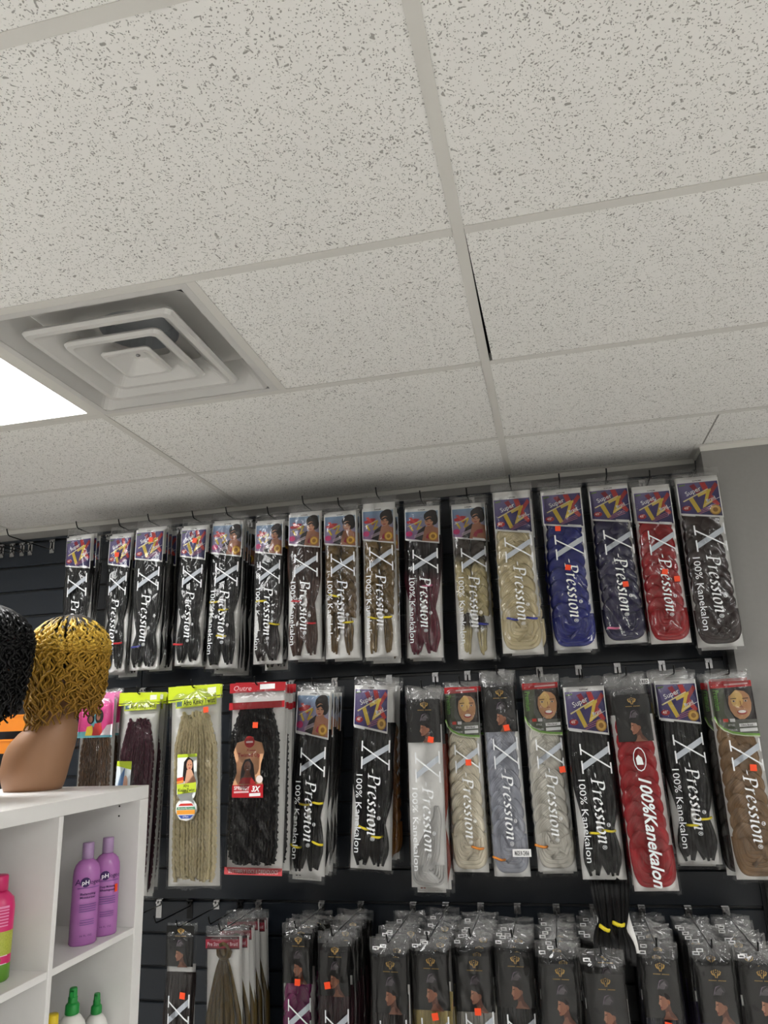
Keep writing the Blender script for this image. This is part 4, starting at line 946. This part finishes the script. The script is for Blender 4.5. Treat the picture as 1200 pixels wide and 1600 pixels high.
def pink_bottle():
    t = tag(empty('lotion_bottle', (-.968, -1.196, 1.1982), (0, 0, .6)), 'pink and lime green bottle at the left edge of the shelf', 'bottle')
    m = MB(); prof = [(.030, 0), (.033, .004), (.033, .030), (.033, .045), (.033, .085), (.033, .125), (.030, .140), (.020, .150), (.0165, .153)]
    m.lathe(prof, 28, 1, .75)
    pk, gr, lm, wh = mat('pink_plastic', (216, 44, 112), .3), mat('green_print', (96, 150, 44), .35), mat('lime_glitter', (176, 186, 60), .35), MT['card']
    noise_grain(lm, (206, 206, 90), (140, 158, 40), 400, 0)
    o = obj('bottle_body', m, [pk, gr, lm], t, smooth=True)
    for i, pl in enumerate(o.data.polygons):
        b = i//28; pl.material_index = {0: 1, 1: 1, 2: 0, 3: 2}.get(b, 0)
    m = MB(); m.lathe([(.0165, .153), (.0185, .1535), (.0175, .178), (.016, .180)], 20); obj('cap', m, mat('magenta_cap', (206, 36, 104), .35), t, smooth=True)
    p = Print(1.2)
    for i in range(7): p.line(span(.05, .95, .08+.125*i), .05 if i else .09, (240, 150, 190))
    obj('label_print', conform(p.mesh('label_print'), .033, .0248, .130, .042, .055), MT['print'], t)
    p = Print(4); p.line(span(0, 1, .05), .08, (245, 240, 245)); p.line(span(0, 1, .95), .08, (245, 240, 245)); p.ell(.75, .5, .08, .3, (60, 40, 30)); p.ell(.78, .5, .05, .2, (90, 160, 60))
    obj('label_band', conform(p.mesh('label_band'), .033, .0248, .045, .015, .055), MT['print'], t)
pink_bottle()
WPL = mat('white_plastic', (236, 234, 230), .3); GPL = mat('green_cap', (24, 142, 58), .35)
def spray(loc, s, label):
    t = tag(empty('spray_bottle', loc, (0, 0, .4)), label, 'bottle', 'white spray bottles with green caps'); t.scale = (s,)*3
    m = MB(); m.lathe([(.030, 0), (.033, .003), (.033, .105), (.031, .125), (.026, .140), (.018, .151), (.011, .156)], 24, 1, .8); obj('bottle_body', m, WPL, t, smooth=True)
    m = MB(); m.lathe([(.0135, .155), (.0145, .157), (.0140, .172), (.0105, .176)], 18); obj('collar', m, GPL, t, smooth=True)
    m = MB(); m.lathe([(.0095, .175), (.0095, .186), (.0085, .187), (.0080, .200), (.0070, .203)], 16); m.box(-.003, .003, -.016, -.006, .188, .199); obj('nozzle', m, GPL, t)
spray((-.952, -.957, .9099), 1.01, 'white spray bottle with green nozzle, left of two on lower shelf')
spray((-.952, -.868, .9099), .82, 'white spray bottle with green nozzle, right of two on lower shelf')
def yellow():
    t = tag(empty('small_bottle', (-.952, -1.022, .9099)), 'yellow-capped bottle at the divider, lower shelf', 'bottle')
    m = MB(); m.lathe([(.022, 0), (.024, .003), (.024, .120), (.020, .138), (.0105, .146)], 20); obj('bottle_body', m, mat('cream_plastic', (238, 226, 190), .35), t, smooth=True)
    m = MB(); m.lathe([(.0115, .146), (.0125, .147), (.0118, .176), (.011, .178)], 18); obj('cap', m, mat('yellow_cap', (236, 206, 44), .35), t, smooth=True)
yellow()

# ------------------------------------------------------------------ mannequin busts and wigs
def loft(secs, n=28):
    m = MB(); zs = [s[0] for s in secs]; K = 44; rows = []
    def interp(z):
        for i in range(len(secs)-1):
            if z <= secs[i+1][0]:
                t = (z-secs[i][0])/(secs[i+1][0]-secs[i][0]); t = t*t*(3-2*t)*.35+t*.65
                return [secs[i][k]+(secs[i+1][k]-secs[i][k])*t for k in range(1, 4)]
        return secs[-1][1:]
    for i in range(K+1):
        z = zs[0]+(zs[-1]-zs[0])*i/K; xc, hw, hd = interp(z)
        for j in range(n):
            a = 2*math.pi*j/n; x, y = xc+hw*math.cos(a), hd*math.sin(a)
            # facial relief on the -x side: brow, nose, lips, chin
            if z > .25 and math.cos(a) < -.9: x -= .014*math.exp(-((z-.315)/.014)**2)*max(0, 1-abs(math.sin(a))/.25)+.006*math.exp(-((z-.268)/.008)**2)+.005*math.exp(-((z-.355)/.01)**2)
            m.v.append((x, y, z))
    for i in range(K):
        for j in range(n):
            j2 = (j+1) % n; m.f.append([i*n+j, i*n+j2, (i+1)*n+j2, (i+1)*n+j]); m.mi.append(0)
    m.f.append(list(range(n))[::-1]); m.f.append([K*n+j for j in range(n)]); m.mi += [0, 0]
    return m
q = .00156
SECS = [(0, 0*q, .066, .056), (.014, 0*q, .073, .060), (.045, 0*q, .079, .068), (.08, 4*q, .080, .072), (.105, 9*q, .078, .071), (.128, 16*q, .070, .065), (.145, 23*q, .060, .058), (.158, 25*q, .055, .052), (.175, 23*q, .050, .047), (.21, 19*q, .043, .043),
        (.24, 22*q, .044, .042), (.262, 30*q, .062, .052), (.29, 38*q, .076, .062), (.33, 43*q, .082, .068), (.37, 44*q, .080, .068), (.39, 44*q, .068, .058), (.407, 44*q, .042, .038), (.414, 44*q, .010, .010)]
bust_me = loft(SECS).mesh('mannequin_bust', True)
def wig_mesh(seed, n, cx, cz, R, low, rad, open_a=None, dark=None):
    rnd = random.Random(seed); m = MB()
    for i in range(n):
        # golden-angle start points over the crown
        f = (i+.5)/n; ph0 = math.acos(1-f*1.02)*.92; th = i*2.39996+rnd.uniform(-.2, .2)
        ln = rnd.uniform(.85, 1.15); pts = []; amp = rnd.uniform(.0026, .0046); fr = rnd.uniform(6, 9); p1, p2 = rnd.uniform(0, 6), rnd.uniform(0, 6)
        zend = low+rnd.uniform(-.02, .05)+(.02*math.cos(th)); k = 80
        out = 1+rnd.uniform(-.02, .12)
        z0 = cz+R*1.0*math.cos(ph0)
        for j in range(k):
            t = j/(k-1); ph = ph0+(1.75-ph0)*min(1, t*1.6)
            r = R*(.93 if t < .05 else out)*math.sin(ph); z = cz+R*.95*math.cos(ph)
            if t*1.6 > 1:
                s = (t*1.6-1)/.6; z = z+(zend-z)*s; r = r*(1-.16*s*s)
            w = amp*min(1, t*3)*(1+2.2*max(0, t-.3)); tt = th+w/R*math.sin(p1+fr*2*math.pi*t*ln)+.08*t
            rr = r+w*.7*math.cos(p2+fr*2*math.pi*t*ln); z += w*.5*math.sin(p2+fr*6.28*t*ln)*t
            pts.append((cx+rr*math.cos(tt), rr*math.sin(tt)*.93, z))
        m.tube(pts, lambda t: (rad*(1-.35*t), rad*(1-.35*t)), 5, uvv=rnd.uniform(0, 9))
    # inner cap
    m2 = []
    return m
def wig_material(roots, mid, tips, bright):
    m = mat('wig_fibre', mid, .4, spec=.25); b = m.node_tree.nodes['Principled BSDF']
    uv = N(m, 'ShaderNodeUVMap'); uv.uv_map = 'UVMap'; sp = N(m, 'ShaderNodeSeparateXYZ'); L(m, uv.outputs[0], sp.inputs[0])
    cr = N(m, 'ShaderNodeValToRGB'); e = cr.color_ramp.elements; e[0].position = 0; e[0].color = (*lin(roots), 1); e[1].position = 1; e[1].color = (*lin(tips), 1)
    k = e.new(.07); k.color = (*lin(roots), 1); k = e.new(.17); k.color = (*lin(bright), 1); k = e.new(.6); k.color = (*lin(mid), 1)
    L(m, sp.outputs[0], cr.inputs[0])
    mp = N(m, 'ShaderNodeVectorMath', operation='MULTIPLY'); mp.inputs[1].default_value = (60, 9, 1); L(m, uv.outputs[0], mp.inputs[0])
    n = N(m, 'ShaderNodeTexNoise'); n.inputs['Scale'].default_value = 1; L(m, mp.outputs[0], n.inputs['Vector'])
    mr = N(m, 'ShaderNodeMapRange'); mr.inputs['From Min'].default_value = .3; mr.inputs['From Max'].default_value = .7; mr.inputs['To Min'].default_value = .35; mr.inputs['To Max'].default_value = 1.5; L(m, n.outputs['Fac'], mr.inputs['Value'])
    v = N(m, 'ShaderNodeVectorMath', operation='SCALE'); L(m, cr.outputs['Color'], v.inputs[0]); L(m, mr.outputs[0], v.inputs['Scale']); L(m, v.outputs[0], b.inputs['Base Color']); return m
RZ = math.atan2(.224, .974)
bx, by = -1.158, -.872
tag(obj('mannequin_bust', bust_me, MT['skin'], None, (bx, by, SZ+.0005), rot=(0, 0, RZ)), 'tan plastic shoulder bust under the golden wig on the shelf', 'mannequin', 'wig busts on the white shelf')
def wig(loc, label, seed, n, M_, cap):
    t = tag(empty('wig', loc, (0, 0, RZ)), label, 'wig', 'wigs on the busts')
    obj('hair', wig_mesh(seed, n, 40*q, .335, .090, .168, .0033), M_, t, smooth=True)
    m = MB(); K = [(.088*math.sin(a), .335+.090*math.cos(a)) for a in [math.pi*.72*(1-i/10)+.02 for i in range(11)]]
    m.lathe(K, 24, 1, .86, cx=44*q, cap=False); obj('cap', m, cap, t, smooth=True)
wig((bx, by, SZ), 'golden brown curly bob wig with dark roots', 3, 300, wig_material((22, 17, 14), (178, 138, 48), (140, 102, 38), (236, 196, 84)), mat('wig_cap', (30, 22, 14), .8))
bx2, by2 = -1.222, -1.085
tag(obj('mannequin_bust', bust_me, MT['skin'], None, (bx2, by2, SZ+.0005), rot=(0, 0, RZ)), 'tan plastic shoulder bust at the left edge under the black wig', 'mannequin', 'wig busts on the white shelf')
wig((bx2, by2, SZ), 'black curly bob wig at the left edge of the photo', 11, 360, wig_material((12, 12, 13), (13, 13, 14), (14, 13, 13), (16, 16, 17)), mat('wig_cap_black', (12, 12, 12), .8))

# ------------------------------------------------------------------ orange display trays far left on the slatwall
def tray(x, y, z, w, h, label):
    t = tag(empty('display_tray', (x, y, z)), label, 'tray', 'orange trays on the slatwall')
    m = MB(); a, b_ = w/2, w/2*.72; d = .09
    for (x0, x1, y0, y1) in ((1, 1, 0, 0),):
        top = [(-a, -d, h), (a, -d, h), (a, d, h), (-a, d, h)]; bot = [(-b_, -d*.8, 0), (b_, -d*.8, 0), (b_, d, 0), (-b_, d, 0)]
        for i in range(4): m.quad(bot[i], bot[(i+1) % 4], top[(i+1) % 4], top[i])
        m.quad(*bot[::-1])
    o = obj('tray_body', m, MT['orange'], t); sd = o.modifiers.new('shell', 'SOLIDIFY'); sd.thickness = .003
    m = MB()
    for (x0, x1, y0, y1) in ((-a-.004, a+.004, -d-.004, -d+.002), (-a-.004, a+.004, d-.002, d+.004), (-a-.004, -a+.002, -d+.002, d-.002), (a-.002, a+.004, -d+.002, d-.002)): m.box(x0, x1, y0, y1, h-.004, h+.002)
    obj('rim', m, MT['orange'], t)
tray(-2.20, .355, 1.645, .24, .065, 'orange plastic tray between the wigs, upper of two')
tray(-2.24, .355, 1.555, .22, .055, 'orange plastic tray between the wigs, lower of two')
